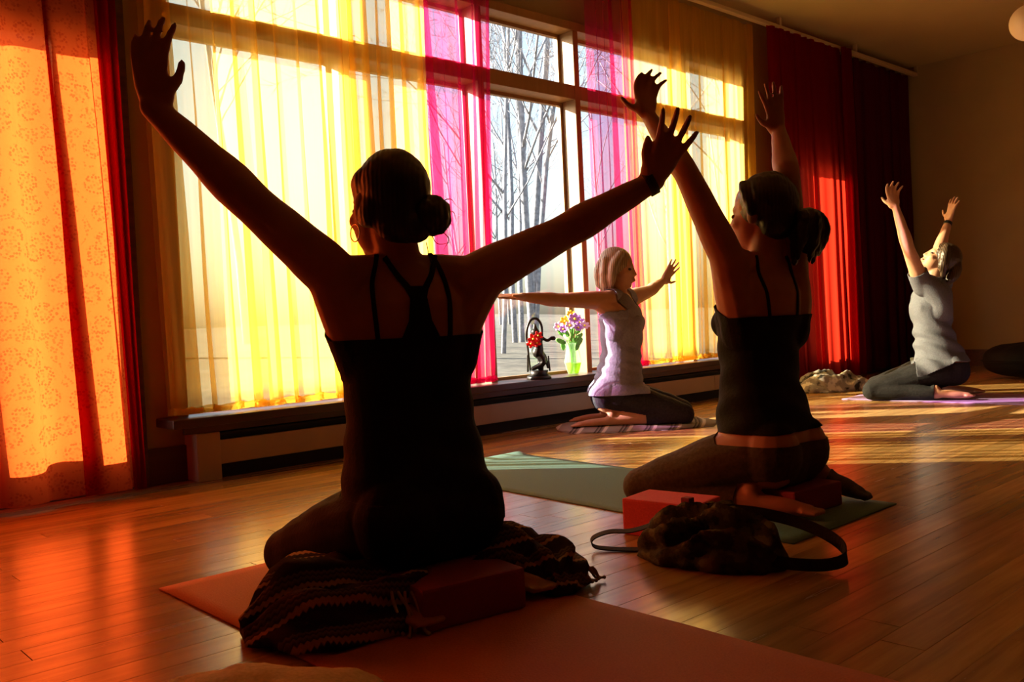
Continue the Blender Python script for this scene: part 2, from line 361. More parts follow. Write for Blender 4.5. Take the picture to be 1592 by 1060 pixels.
tag(Geo().bbox(1.50, 5.90, 3.64, 3.665, .205, .236, .004).obj('trim_2', 'dark_wood', None, (3.7, 3.65, .22), False), 'dark apron moulding under the window sill', 'trim', kind='structure')
for nme, (a, b, z0, z1), lab in (('door_1', DOOR1, 'glass door behind the orange printed curtain'), ('door_2', DOOR2, 'glass door behind the red curtain')):
    d = tag(empty(nme, ((a+b)/2, Y1, 0)), lab, 'door', kind='structure')
    for q in (a, b-.05): timber('stile', q, q+.05, z0, z1, d, Y1+.01, Y1+.11, 'dark_wood')
    timber('rail', a+.05, b-.05, z1-.05, z1, d, Y1+.01, Y1+.11, 'dark_wood'); timber('rail', a+.05, b-.05, z0, z0+.03, d, Y1+.01, Y1+.11, 'dark_wood')
    Geo().box(a+.05, b-.05, Y1+.06, Y1+.066, z0+.03, z1-.05).obj('pane', 'glass', d, smooth=False)
tag(Geo().bbox(1.18, 1.39, Y1-.03, Y1, 0, 2.62, .006).obj('trim_3', 'dark_wood', None, (1.25, Y1, 0), False), 'dark wooden door casing beside the orange curtain', 'trim', kind='structure')
# baseboard heater
h = tag(empty('baseboard_heater', (3.6, 3.7, 0)), 'cream metal baseboard heater running along the wall under the window', 'heater')
Geo().box(1.64, 5.70, 3.69, Y1, .03, .19).obj('back_plate', 'slot', h, smooth=False)
for a, b in ((1.66, 2.86), (2.864, 4.06), (4.064, 5.26), (5.264, 5.68)): Geo().bbox(a, b, 3.665, 3.685, .062, .165, .004).obj('front_panel', 'metal_cream', h, smooth=False)
Geo().bbox(1.66, 5.68, 3.66, Y1, .188, .198, .003).obj('top_plate', 'slot', h, smooth=False)
for a, b in ((1.555, 1.66), (5.68, 5.76)): Geo().bbox(a, b, 3.655, Y1, .0, .203, .006).obj('end_cap', 'metal_cream', h, smooth=False)
Geo().box(1.66, 5.68, 3.70, Y1, 0, .03).obj('kick_strip', 'slot', h, smooth=False)
# ceiling curtain rail
r_ = tag(empty('curtain_rail', (4, 3.62, 2.70)), 'long pale curtain rail fixed just under the ceiling', 'curtain rail')
Geo().bbox(-.5, 8.60, 3.60, 3.64, 2.705, 2.735, .005).obj('rail', 'rail', r_, smooth=False)
for q in np.arange(.2, 8.6, 1.2): Geo().bbox(q, q+.03, 3.605, 3.635, 2.735, ZC, .003).obj('bracket', 'rail', r_, smooth=False)

# ------------------------------------------------------------------ curtains
def curtain(name, x0, x1, zt, zb, y, mat, label, period=.11, amp=.022, back=.45, seed=0, flare=(0, 0), puddle=0, rows=22, group=None, wild=.35):
    rg = random.Random(seed); W_ = x1-x0; N = int(W_/period*18)+8
    ph = []; acc = 0; s = 0; nper = max(2, int(W_/period)); pw = [rg.uniform(.55, 1.6) for _ in range(nper)]; tot = sum(pw)
    cum = np.cumsum([0]+pw)/tot; amps = [rg.uniform(.5, 1.3) for _ in range(nper)]; bks = [back*rg.uniform(.2, 1.7) for _ in range(nper)]
    v = []
    zs = list(np.linspace(zt, zb, rows)); 
    for i, z in enumerate(zs):
        t = i/(rows-1); loose = .55+.55*t
        for j in range(N+1):
            u = j/N; k = min(nper-1, int(np.searchsorted(cum, u, 'right')-1)); fr = (u-cum[k])/(cum[k+1]-cum[k]); w_ = W_*(cum[k+1]-cum[k])
            a = 2*math.pi*fr
            x = x0+W_*u+w_*bks[k]*.55*math.sin(2*a)*.5*loose + w_*.10*wild*noise.noise(Vector((u*9+seed, z*1.3, seed*2.1)))
            x += (flare[0]*(1-u)+flare[1]*u)*t
            yy = y+amp*amps[k]*loose*math.cos(a)+.012*wild*2*noise.noise(Vector((u*5+seed*3, z*.9, 4.2)))
            v.append((x, yy, z))
    if puddle:
        base = len(v)-(N+1); r0 = [v[base+j] for j in range(N+1)]
        for q in range(1, 6):
            for j in range(N+1):
                x, yy, z = r0[j]; n1 = noise.noise(Vector((x*14+seed, q*.9, 1.3))); n2 = noise.noise(Vector((x*23, q*1.7, seed)))
                v.append((x+.012*n2, yy-puddle*q/5*(.6+.3*n1), zb+.012+.016*math.sin(q/5*math.pi)*(1+1.3*n1)+.006*n2 - (.006 if q == 5 else 0)))
        rows += 5
    f = [(i*(N+1)+j, i*(N+1)+j+1, (i+1)*(N+1)+j+1, (i+1)*(N+1)+j) for i in range(rows-1) for j in range(N)]
    o = mesh_obj(name, v, f, mat, None, ((x0+x1)/2, y, zb))
    return tag(o, label, 'curtain', group)
HK = 2.705
curtain('printed_curtain', -.42, 1.215, HK, .03, 3.60, 'orange_print', 'orange curtain printed with small red flowers, glowing in the sun', .27, .026, .40, 1, (0, .10))
curtain('side_curtain', 1.19, 1.285, HK, .03, 3.555, 'crimson', 'narrow plain red curtain edge beside the orange flowered curtain', .055, .016, .3, 2, (.07, .02))
curtain('sheer_curtain', 1.41, 2.42, HK, .285, 3.69, 'yellow', 'bright yellow sheer curtain beside the dark door casing', .19, .018, .62, 3, (.05, .02), puddle=.045)
curtain('sheer_curtain', 2.36, 2.85, HK, .285, 3.64, 'yellow', 'yellow sheer curtain panel touching the magenta sheer', .14, .016, .7, 4, (0, 0), puddle=.045)
curtain('sheer_curtain', 2.81, 3.37, HK, .285, 3.69, 'magenta', 'magenta sheer curtain left of the open window gap', .10, .022, .75, 5, (.10, -.13), puddle=.03)
curtain('sheer_curtain', 4.06, 4.50, HK, .285, 3.64, 'magenta', 'magenta sheer curtain right of the window gap beside the post', .09, .022, .75, 6, (0, 0), puddle=.03)
curtain('sheer_curtain', 4.45, 5.98, HK, .285, 3.69, 'yellow', 'wide yellow sheer curtain between magenta sheer and red curtain', .15, .018, .65, 8, (0, -.08), puddle=.045)
curtain('red_curtain', 6.02, 7.12, HK, .03, 3.60, 'red', 'red cotton curtain with a sunlit lower panel', .12, .022, .4, 9, (.03, .04))
curtain('maroon_curtain', 7.10, 8.56, HK, .03, 3.665, 'maroon', 'dark maroon curtain hanging in the far corner', .15, .03, .4, 10, (.02, -.02))
curtain('red_curtain', 7.04, 7.22, HK, .03, 3.545, 'crimson', 'narrow crimson curtain strip between red and maroon curtains', .06, .014, .3, 11, (.0, .06))


# ------------------------------------------------------------------ outside: leaf-strewn ground and bare wood
def ground_mat():
    mt, nt, b = newmat('leaf_litter'); tc = node(nt, 'ShaderNodeTexCoord')
    n1 = node(nt, 'ShaderNodeTexNoise', Scale=.5, Detail=8.0, Roughness=.7); n2 = node(nt, 'ShaderNodeTexNoise', Scale=3.2, Detail=8.0, Roughness=.75)
    for n in (n1, n2): nt.links.new(tc.outputs['Object'], n.inputs['Vector'])
    a = ramp(nt, n1.outputs[0], [(.35, (.055, .045, .034)), (.5, (.115, .10, .08)), (.65, (.055, .062, .045))]); c = ramp(nt, n2.outputs[0], [(.38, (.5, .5, .5)), (.62, (1.2, 1.2, 1.2))])
    mx = node(nt, 'ShaderNodeMix', data_type='RGBA', blend_type='MULTIPLY'); mx.inputs[0].default_value = 1; nt.links.new(a, mx.inputs[6]); nt.links.new(c, mx.inputs[7])
    nt.links.new(mx.outputs[2], b.inputs['Base Color']); b.inputs['Roughness'].default_value = .95; return mt
M['litter'] = ground_mat()
def gz(x, y): return -.35+.9*noise.noise(Vector((x*.05, y*.05, 0)))*min(1, max(0, (y-6)/12))+max(0, (y-8))*.012
gv = []; gx = np.linspace(-40, 110, 90); gy = np.concatenate([np.linspace(Y1+TH, 30, 40), np.linspace(32, 140, 24)])
for yy in gy:
    for xx in gx: gv.append((xx, yy, gz(xx, yy)))
gf = [(i*90+j, i*90+j+1, (i+1)*90+j+1, (i+1)*90+j) for i in range(len(gy)-1) for j in range(89)]
tag(mesh_obj('ground', gv, gf, 'litter', None, (0, Y1+TH, -.35)), 'pale leaf covered ground outside the window', 'ground', kind='structure')
M['hazed_bark'] = plain('hazed_bark', (.30, .30, .34), .95, .1, 12, .35, .4)  # grey bark, lightened and tinted blue in place of distance haze
def tree(x, y, hgt, r0, seed, lean=(0, 0), depth=4, fork=None, label='bare leafless grey tree standing far outside behind the curtains'):
    rg = random.Random(seed); z0 = gz(x, y)-.15; tr = Geo(); br = Geo()
    def limb(p, d, L, r, lev, geo):
        n = 5; pts = [p]; q = np.array(p, float); dd = unit(d)
        for i in range(n):
            dd = unit(dd+V(rg.uniform(-1, 1), rg.uniform(-1, 1), rg.uniform(-.3, .7))*(.05 if lev == 0 else .17)); q = q+dd*L/n; pts.append(q.copy())
        rr = np.linspace(r, r*.55 if lev < depth else r*.3, n+1); geo.tube(pts, rr, n=7 if lev < 2 else (4 if lev < 3 else 3), round_ends=False)
        if lev >= depth: return
        kids = rg.randint(7, 9) if lev == 0 else rg.randint(4, 6)
        for k in range(kids):
            t = rg.uniform(.32, 1) if lev == 0 else rg.uniform(.2, 1); i = min(n-1, int(t*n)); a = pts[i]+(pts[i+1]-pts[i])*(t*n-i)
            ang = rg.uniform(0, 6.283); sd = unit(np.cross(dd, V(math.cos(ang), math.sin(ang), .3))); el_ = rg.uniform(.45, 1.0)
            limb(a, unit(dd+sd*el_), L*rg.uniform(.34, .55), max(.006, rr[i]*rg.uniform(.35, .55)), lev+1, br)
    limb((x, y, z0), (lean[0], lean[1], 1), hgt, r0, 0, tr)
    if fork: limb((x+fork*.1, y, z0), (fork, 0, 1), hgt*.95, r0*.7, 0, tr)
    o = tr.obj('bare_tree', 'hazed_bark', None, (x, y, z0))
    br.obj('branches', 'hazed_bark', o)
    return tag(o, label, 'tree', 'bare trees outside the window')
tree(13.5, 14.0, 11, .095, 21, (.02, 0), 4, .12, 'bare grey tree with a forked double trunk in the window gap'); tree(15.7, 16.3, 12, .11, 22, (-.02, 0), 4, None, 'thick straight bare tree beside the wooden window post'); tree(12.6, 14.0, 9, .055, 23, (.10, 0), 4, None, 'slender leaning bare tree next to the magenta sheer')
tree(21.2, 22.9, 13, .10, 24, (0, 0), 4)
for k in range(7):
    yy = random.uniform(13, 34); rt = random.uniform(.30, 1.9); tree(rt*yy, yy, random.uniform(9, 14), random.uniform(.07, .17), 40+k, (random.uniform(-.06, .06), 0), 3)
for k in range(6):
    yy = random.uniform(34, 60); rt = random.uniform(.8, 1.15); tree(rt*yy, yy, random.uniform(11, 16), random.uniform(.06, .12), 80+k, (random.uniform(-.04, .04), 0), 3)

# ------------------------------------------------------------------ people
def frame(phi): a = R(phi); f = V(math.sin(a), math.cos(a), 0); return f, V(f[1], -f[0], 0)
UP = V(0, 0, 1)
def hand(g, W, K, T, n, ts, spread=.22, size=1.0, thumb_out=.9):
    """W wrist, K knuckle line centre, T fingertip centre, n palm normal, ts +-1 side of the thumb"""
    W, K, T = map(lambda q: np.array(q, float), (W, K, T)); d = unit(K-W); n = np.array(n, float); n = unit(n-d*(n@d)); s = np.cross(n, d)*ts; fd = unit(T-K)
    Lp = np.linalg.norm(K-W); z = size
    rs = []
    for t, a, b in ((-.12, .021, .019), (.08, .023, .018), (.3, .031, .017), (.62, .037, .015), (.92, .037, .0125), (1.06, .031, .009)):
        c = W+d*Lp*t; rs.append([c+z*(s*a*math.copysign(abs(math.cos(q))**.75, math.cos(q))+n*b*math.sin(q)) for q in np.linspace(0, 2*math.pi, 16, endpoint=False)])
    g.rings(rs)
    g.ell(W+d*Lp*.35+s*.022*z+n*.006*z, (s*.020*z, n*.016*z, d*.034*z), 12, 8)
    for off, L, sp in ((.028, .079, .9), (.0095, .088, .3), (-.009, .083, -.35), (-.027, .066, -1.1)):
        root = K+s*off*z-d*.008*(abs(off)/.03); pts = [root-d*.012]; q = root.copy(); rr = [.0095*z]; 
        for i, fr in enumerate((.45, .32, .23)):
            dd = unit(d*(1-(i+1)/3)+fd*((i+1)/3)+s*sp*spread); q = q+dd*L*fr*z*1.05; pts.append(q.copy()); rr.append((.0090, .0082, .0068)[i]*z)
        g.tube(pts, rr, n=10, sub=2)
    r0 = W+d*Lp*.28+s*.026*z; d1 = unit(d*.55+s*thumb_out+n*.25); d2 = unit(d*.95+s*thumb_out*.6+n*.15); p1 = r0+d1*.036*z; p2 = p1+d2*.034*z
    g.tube([r0-d1*.012, r0, p1, p2], [.013*z, .0125*z, .0105*z, .0080*z], n=10, sub=2)
def head_geo(g, c, upv, fw, s=1.0):
    u = unit(upv); f = unit(np.array(fw, float)-u*(np.array(fw, float)@u)); r = np.cross(f, u)
    P = lambda a, b, h_: c+s*(r*a+f*b+u*h_)
    g.ell(P(0, -.012, .025), (r*.073*s, f*.093*s, u*.088*s), 20, 14)          # cranium
    g.ell(P(0, .030, -.030), (r*.058*s, f*.058*s, u*.080*s), 18, 12)          # face
    g.ell(P(0, .052, -.092), (r*.026*s, f*.024*s, u*.020*s), 12, 8)           # chin
    g.ell(P(0, .066, .012), (r*.045*s, f*.020*s, u*.016*s), 12, 8)            # brow
    for q in (-1, 1):
        g.ell(P(.036*q, .056, -.030), (r*.022*s, f*.024*s, u*.020*s), 10, 8)  # cheek
        g.ell(P(.074*q, -.006, -.012), (r*.010*s, f*.018*s, u*.030*s), 10, 8) # ear
    g.tube([P(0, .080, .008), P(0, .090, -.022), P(0, .096, -.034)], [.008*s, .009*s, .010*s], n=10)   # nose
    for q in (-1, 1): g.sph(P(.010*q, .086, -.038), .008*s, 8)
    g.ell(P(0, .084, -.060), (r*.022*s, f*.012*s, u*.0075*s), 10, 6); g.ell(P(0, .081, -.071), (r*.019*s, f*.012*s, u*.0080*s), 10, 6)
    return P, r, f, u
def make_person(d):
    """d: joints in world metres.  Returns body object, arrays, and the frames"""
    g = Geo(); pf, pr = frame(d['phi_p']); sf, sr = frame(d['phi_s'])
    pc, nb_ = np.array(d['pc'], float), np.array(d['nb'], float); ax = nb_-pc; b = d.get('build', 1.0)
    bend = np.array(d.get('arch', (0, 0, 0)), float)
    hw, ww, cw = d['hip'], d['waist'], d['chest']; hd, wd, cd = d.get('hipd', .115), d.get('waistd', .092), d.get('chestd', .105)
    secs = [(-.20, hw*.62, hd*.75), (-.08, hw*.95, hd), (.05, hw, hd*1.02), (.20, hw*.93, hd*.95), (.34, ww*1.04, wd*1.02), (.46, ww, wd), (.60, (ww+cw)/2, (wd+cd)/2), (.74, cw, cd), (.86, cw*.93, cd*.92), (.95, cw*.70, cd*.66), (1.02, .060, .055)]
    rs = []
    for t, a, q in secs:
        k = min(1, max(0, t)); r_v = unit(pr*(1-k)+sr*k); upv = unit(ax); r_v = unit(r_v-upv*(r_v@upv)); f_v = np.cross(upv, r_v)
        c = pc+ax*t+bend*math.sin(math.pi*k)
        rs.append([c+r_v*a*math.copysign(abs(math.cos(w_))**.85, math.cos(w_))+f_v*q*math.copysign(abs(math.sin(w_))**.9, math.sin(w_)) for w_ in np.linspace(0, 2*math.pi, 28, endpoint=False)])
    g.rings(rs)
    for s in (-1, 1): g.ell(pc+pr*s*hw*.50-pf*.050-UP*.015, (pr*hw*.56, pf*.095, UP*.105), 16, 10)     # buttocks
    ch = pc+ax*.70+bend*.6
    for s in (-1, 1): g.ell(ch+sr*s*cw*.46+sf*(cd*.74), (sr*.052, sf*.036*d.get('bust', 1), UP*.052), 14, 10)             # bust
    hc = np.array(d['head'], float); hu, hf = unit(d.get('hup', (0, 0, 1))), np.array(d['hfw'], float)
    P, hr, hff, huu = head_geo(g, hc, hu, hf, d.get('hs', 1.0))
    g.tube([nb_-ax*.06, nb_*.5+P(0, -.02, -.06)*.5, P(0, -.018, -.05)], [.056, .049, .052], n=14, sub=3)   # neck
    arms = {}
    for k in ('L', 'R'):
        sh, el_, wr, kn, tip = [np.array(q, float) for q in d['arm'+k]]; ar = d.get('arm_r', 1.0); arms[k] = (sh, el_, wr)
        o_ = unit(el_-sh); inner = nb_-ax*.10
        g.tube([nb_-ax*.03+UP*.006, nb_*.45+sh*.55+UP*.008, sh+o_*.02], [.042, .043*ar, .050*ar], n=12, sub=2)      # trapezius
        g.tube([pc+ax*.62+sr*(cw*.62)*(1 if (sh-nb_)@sr > 0 else -1), pc+ax*.80+sr*(cw*.80)*(1 if (sh-nb_)@sr > 0 else -1), sh+o_*.07], [.060, .062, .045*ar], n=12, sub=3)   # lat / armpit
        up_ = sh+(el_-sh)
        g.tube([sh-o_*.01, sh+(el_-sh)*.28, sh+(el_-sh)*.62, el_, el_+(wr-el_)*.25, el_+(wr-el_)*.62, wr+(wr-el_)*.02], [.053*ar, .053*ar, .046*ar, .039*ar, .041*ar, .032*ar, .0235*ar], n=16, sub=3)
        hand(g, wr, kn, tip, *d['hand'+k])
    legs = {}
    for k, s in (('L', -1), ('R', 1)):
        kn, an, toe = [np.array(q, float) for q in d['leg'+k]]; hj = pc+pr*s*hw*.52-UP*.02; lr = d.get('leg_r', 1.0); legs[k] = (hj, kn, an, toe)
        g.tube([hj, hj+(kn-hj)*.3, hj+(kn-hj)*.7, kn], [.098*lr, .092*lr, .074*lr, .058*lr], n=16, sub=4)
        g.tube([kn, kn+(an-kn)*.3, kn+(an-kn)*.65, an], [.055*lr, .054*lr, .044*lr, .034], n=14, sub=4)
        mid = an+(toe-an)*.5; td = unit(toe-an); sv = unit(np.cross(td, UP))
        g.tube([an, mid, toe-td*.02], [.033, .034, .024], n=14, sub=3, side=sv, flat=.75)
        g.ell(an-td*.012+UP*.022, (sv*.027, td*.030, UP*.030), 10, 8)                                    # heel
        for q in range(5): g.tube([toe+sv*(q-2)*.014-td*.03, toe+sv*(q-2)*.0155+td*(.018-.004*abs(q-1.2))], [.009, .0075], n=8)
    v, t, n = remesh(g, .0058, 5, .5)
    lo = v[:, 2].min()
    if lo < d.get('floor', .007): v[:, 2] = np.maximum(v[:, 2], d.get('floor', .007))
    o = fast_mesh('person', v, t, d['skin'], None, (pc[0], pc[1], 0)); tag(o, d['label'], 'person')
    for q in (-1, 1):
        e = Geo().ell(P(.030*q, .072, -.008), (hr*.013, hff*.010, huu*.008), 10, 8).obj('eye', 'white_eye', o)
    Geo().ell(P(0, .0875, -.0655), (hr*.020, hff*.0085, huu*.0085), 12, 8).obj('lips', 'lip', o)
    return dict(o=o, v=v, t=t, n=n, P=P, hr=hr, hf=hff, hu=huu, pc=pc, nb=nb_, ax=ax, pf=pf, pr=pr, sf=sf, sr=sr, arms=arms, legs=legs, lo=lo)
def biggest(v, t, n):
    lab = np.arange(len(v))
    while True:
        m_ = lab[t].min(1); new = lab.copy(); np.minimum.at(new, t.ravel(), np.repeat(m_, 3)); new = new[new]
        if (new == lab).all(): break
        lab = new
    ids, cnt = np.unique(lab, return_counts=True); keep = lab == ids[cnt.argmax()]
    t2 = t[keep[t].all(1)]; used, inv = np.unique(t2, return_inverse=True); return v[used], inv.reshape(-1, 3), n[used]
def garment(p, name, mat, f, off=.004, fold=None, solid=.003):
    v, t, n = biggest(*clip(p['v'], p['t'], p['n'], f))
    dsp = np.full(len(v), off)
    if fold is not None: dsp = dsp+fold(v)
    o = fast_mesh(name, v+n*dsp[:, None], t, mat, p['o'])
    if name == 't_shirt': sm = o.modifiers.new('soft', 'SMOOTH'); sm.factor = .5; sm.iterations = 10
    md = o.modifiers.new('thickness', 'SOLIDIFY'); md.thickness = solid; md.offset = -1
    return o
def arm_far(p, cut):
    """signed: positive on the torso side of a cut this far along each upper arm"""
    v = p['v']; out = np.full(len(v), 1.0)
    for k in ('L', 'R'):
        sh, el_, wr = p['arms'][k]; d = unit(el_-sh); dist, tl = seg_dist(v, sh, el_); dist2, _ = seg_dist(v, el_, wr+(wr-el_)*1.0); axd, _ = seg_dist(v, p['pc'], p['nb'])
        near = (np.minimum(dist, dist2) < .075)
        out = np.where(near | (dist2 < .1), np.minimum(out, cut-(v-sh)@d), out)
    return out
def leg_cut(p, cut_l):
    """positive above a cut this far down each shin"""
    v = p['v']; best = np.full(len(v), 9.0); val = np.full(len(v), 1.0)
    for k in ('L', 'R'):
        hj, kn, an, toe = p['legs'][k]; L = np.linalg.norm(an-kn)
        d1, _ = seg_dist(v, hj, kn); d2, tl = seg_dist(v, kn, an); d3, _ = seg_dist(v, an, toe)
        for dd, vv in ((d1-.085, np.full(len(v), 1.0)), (d2-.048, cut_l*L-tl), (d3-.03, np.full(len(v), (cut_l-1)*L-.02))):
            m_ = dd < best; best = np.where(m_, dd, best); val = np.where(m_, vv, val)
    return val
def ribbon(p, name, mat, pts, wid, par, off=.004, view=None):
    """strap laid on the body: pts are world points, moved along the sight vector onto the skin"""
    if 'bvh' not in p: p['bvh'] = BVHTree.FromPolygons([Vector(q) for q in p['v']], [list(map(int, q)) for q in p['t']])
    P, _ = smooth_path(pts, 1.0, 6); L = []; N = []
    for q in P:
        lc, nn, i, dd = p['bvh'].ray_cast(Vector(q-view*.6), Vector(view))
        if lc is None: lc, nn, i, dd = p['bvh'].find_nearest(Vector(q))
        L.append(np.array(lc)); N.append(np.array(nn))
    L = np.array(L); N = np.array(N); 
    for _ in range(3): N[1:-1] = (N[:-2]+N[1:-1]+N[2:])/3; L[1:-1] = (L[:-2]+2*L[1:-1]+L[2:])/4
    T = np.gradient(L, axis=0); wd = np.array([wid]*len(L) if np.isscalar(wid) else np.interp(np.linspace(0, 1, len(L)), np.linspace(0, 1, len(wid)), wid)); rings = []
    for i in range(len(L)):
        n_ = unit(N[i]); s = unit(np.cross(T[i], n_)); c = L[i]+n_*off
        rings.append([c+s*wd[i]/2+n_*.001, c-s*wd[i]/2+n_*.001, c-s*wd[i]/2-n_*.004, c+s*wd[i]/2-n_*.004])
    return Geo().rings(rings).obj(name, mat, par, smooth=False)
def hairy(geo, amt=.004, scale=70, voxel=.006, seed=0, smooth=3):
    v, t, n = remesh(geo, voxel, smooth)
    a = np.array([nz(q, scale*.35, seed)+.5*nz(q, scale, seed+3) for q in v]); return v+n*(a*amt)[:, None], t
def strands(par, mat, paths, r=.0011):
    for pth in paths: Geo().tube(pth, [r]*(len(pth)-1)+[r*.4], n=5, sub=4, round_ends=False).obj('hair_strand', mat, par)

# ---- front woman, seen from behind, arms flung wide
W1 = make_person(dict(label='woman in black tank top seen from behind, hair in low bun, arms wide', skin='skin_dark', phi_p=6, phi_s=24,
    pc=(1.222, 1.67, .205), nb=(1.217, 1.680, .742), arch=(.008, .02, 0), hip=.172, waist=.142, chest=.158, hipd=.13, waistd=.105, chestd=.115,
    head=(1.196, 1.698, .890), hfw=(.02, 1, -.03), hup=(.02, -.03, 1), hs=1.07, arm_r=1.10,
    armL=((1.095, 1.732, .712), (.866, 1.684, .870), (.717, 1.799, 1.071), (.712, 1.803, 1.155), (.752, 1.752, 1.290)),
    armR=((1.350, 1.622, .708), (1.593, 1.538, .822), (1.751, 1.374, .936), (1.766, 1.333, 1.010), (1.780, 1.296, 1.101)),
    handL=((.75, .45, -.25), 1, .20, 1.05, .55), handR=((.35, .9, .1), -1, .32, 1.05, .35),
    legL=((1.085, 2.035, .066), (1.06, 1.65, .045), (1.06, 1.44, .030)), legR=((1.375, 2.05, .066), (1.36, 1.64, .045), (1.36, 1.42, .030)), leg_r=1.02))
p = W1; v = p['v']; o = p['o']; u = (v-p['nb'])@p['sr']; wv = (v-p['nb'])@p['sf']
inside = arm_far(p, .02)
top = np.minimum(.600+.05*np.clip(wv/.1, -.2, 1)-v[:, 2], v[:, 2]-.17); top = np.minimum(top, inside)
garment(p, 'tank_top', 'black_cloth', top, .005, lambda q: .0022*np.sin(q[:, 2]*70+q[:, 0]*30)*(q[:, 2] < .5))
garment(p, 'leggings', 'black_cloth', np.minimum(.24+.8*np.maximum(0, (v-p['pc'])@p['pf']-.06)-v[:, 2], leg_cut(p, .93)), .004)
vw = np.array(p['sf'])
cp = lambda uu, z: p['nb']*V(1, 1, 0)+p['sr']*uu+V(0, 0, z)
for s in (-1, 1):
    ribbon(p, 'strap', 'black_strap', [cp(s*.062, .775), cp(s*.080, .72), cp(s*.084, .66), cp(s*.080, .585)], .010, o, view=vw)
    ribbon(p, 'strap', 'black_strap', [cp(.012+s*.058, .770), cp(.012+s*.040, .728), cp(.012+s*.020, .698), cp(.012+s*.010, .675)], [.012, .012, .014, .016], o, view=vw)
ribbon(p, 'racerback', 'black_strap', [cp(.012, .700), cp(.012, .665), cp(.012, .625), cp(.012, .585)], [.030, .040, .052, .090], o, view=vw)
P = p['P']; g = Geo()
g.ell(P(0, -.022, .030), (p['hr']*.082, p['hf']*.096, p['hu']*.094), 20, 14); g.ell(P(0, -.050, -.030), (p['hr']*.070, p['hf']*.055, p['hu']*.060), 16, 12)
g.ell(P(.010, -.088, -.052), (p['hr']*.040, p['hf']*.03, p['hu']*.035), 14, 10)
for s in (-1, 1): g.ell(P(s*.046, .000, .036), (p['hr']*.034, p['hf']*.052, p['hu']*.050), 14, 10); g.ell(P(s*.062, -.020, -.015), (p['hr']*.022, p['hf']*.040, p['hu']*.040), 12, 8)
hv, ht = hairy(g, .003, 60, .006, 1); hair = fast_mesh('hair', hv, ht, 'hair_black', o)
g = Geo(); bc = P(.044, -.100, -.026); g.ell(bc, (p['hr']*.043, p['hf']*.040, p['hu']*.042), 16, 12)
for k in range(7):
    a = k*.9; g.tube([bc+.034*(p['hr']*math.cos(a+q*.8)+p['hu']*math.sin(a+q*.8))+p['hf']*(.02-.012*q) for q in range(4)], [.012, .014, .013, .009], n=8, sub=2)
hv, ht = hairy(g, .004, 90, .005, 2, 2); fast_mesh('bun', hv, ht, 'hair_black', hair)
strands(hair, 'hair_black', [[bc+p['hr']*.02-p['hu']*.03, bc+p['hr']*.045-p['hu']*.05, bc+p['hr']*.030-p['hu']*.075], [bc-p['hr']*.01-p['hu']*.03, bc+p['hr']*.012-p['hu']*.062, bc+p['hr']*.050-p['hu']*.058],
    [bc+p['hr']*.035, bc+p['hr']*.058+p['hu']*.012, bc+p['hr']*.068-p['hu']*.01], [bc+p['hu']*.03+p['hr']*.02, bc+p['hr']*.050+p['hu']*.040, bc+p['hr']*.066+p['hu']*.028], [P(.05, -.07, -.08), P(.045, -.085, -.11), P(.055, -.085, -.135)]])
def ring_geo(c, n, R0, r, seg=28, squash=1.0):
    n = unit(n); a = unit(np.cross(n, V(.3, .2, 1))); b = np.cross(n, a); g = Geo(); rs = []
    for i in range(seg+1):
        t = 2*math.pi*i/seg; e = a*math.cos(t)+b*math.sin(t)*squash; rs.append([c+e*R0+r*(e*math.cos(q)+n*math.sin(q)) for q in np.linspace(0, 2*math.pi, 8, endpoint=False)])
    return g.rings(rs, cap=False)
ring_geo(P(-.082, -.002, -.062), p['hr'], .019, .0014).obj('earring', 'metal_gold', o)
def cuff(p, k, t, rad, w_, mat, name):
    sh, el_, wr = p['arms'][k]; c = el_+(wr-el_)*t; d = unit(wr-el_); g = Geo().tube([c-d*w_/2, c+d*w_/2], [rad, rad], n=20, round_ends=False); return g.obj(name, mat, p['o'])
cuff(p, 'R', .97, .031, .022, 'watch', 'bracelet')

# ---- second woman, seen from behind, ponytail, bare midriff
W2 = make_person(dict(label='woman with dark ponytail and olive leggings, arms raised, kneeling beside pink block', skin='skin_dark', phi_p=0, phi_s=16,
    pc=(2.452, 1.52, .195), nb=(2.468, 1.522, .742), arch=(.006, .030, 0), hip=.160, waist=.125, chest=.138, hipd=.125, waistd=.095, chestd=.105,
    head=(2.478, 1.53, .912), hfw=(-.12, 1, .02), hup=(.0, -.03, 1), hs=1.03, arm_r=.98,
    armL=((2.345, 1.556, .748), (2.243, 1.631, 1.028), (2.258, 1.779, 1.235), (2.268, 1.797, 1.306), (2.325, 1.735, 1.375)),
    armR=((2.572, 1.488, .722), (2.540, 1.472, 1.024), (2.650, 1.560, 1.190), (2.620, 1.553, 1.258), (2.570, 1.545, 1.335)),
    handL=((-.55, -.75, .1), 1, .26, .98, 1.3), handR=((.3, .9, .1), -1, .26, .95, .7),
    legL=((2.245, 1.86, .064), (2.315, 1.485, .048), (2.355, 1.315, .030)), legR=((2.64, 1.87, .064), (2.625, 1.43, .075), (2.665, 1.325, .026)), leg_r=.98))
p = W2; v = p['v']; o = p['o']; u = (v-p['nb'])@p['sr']; wv = (v-p['nb'])@p['sf']
top = np.minimum(.605+.06*np.clip(wv/.1, -.2, 1)-v[:, 2], v[:, 2]-(.245)); top = np.minimum(top, arm_far(p, .02))
garment(p, 'tank_top', 'black_cloth', top, .006, lambda q: .0025*np.sin(q[:, 2]*60+q[:, 0]*40+q[:, 1]*25))
garment(p, 'leggings', 'olive_cloth', np.minimum(.212+.8*np.maximum(0, (v-p['pc'])@p['pf']-.07)-v[:, 2], leg_cut(p, .86)), .004)
cp = lambda uu, z: p['nb']*V(1, 1, 0)+p['sr']*uu+V(0, 0, z)
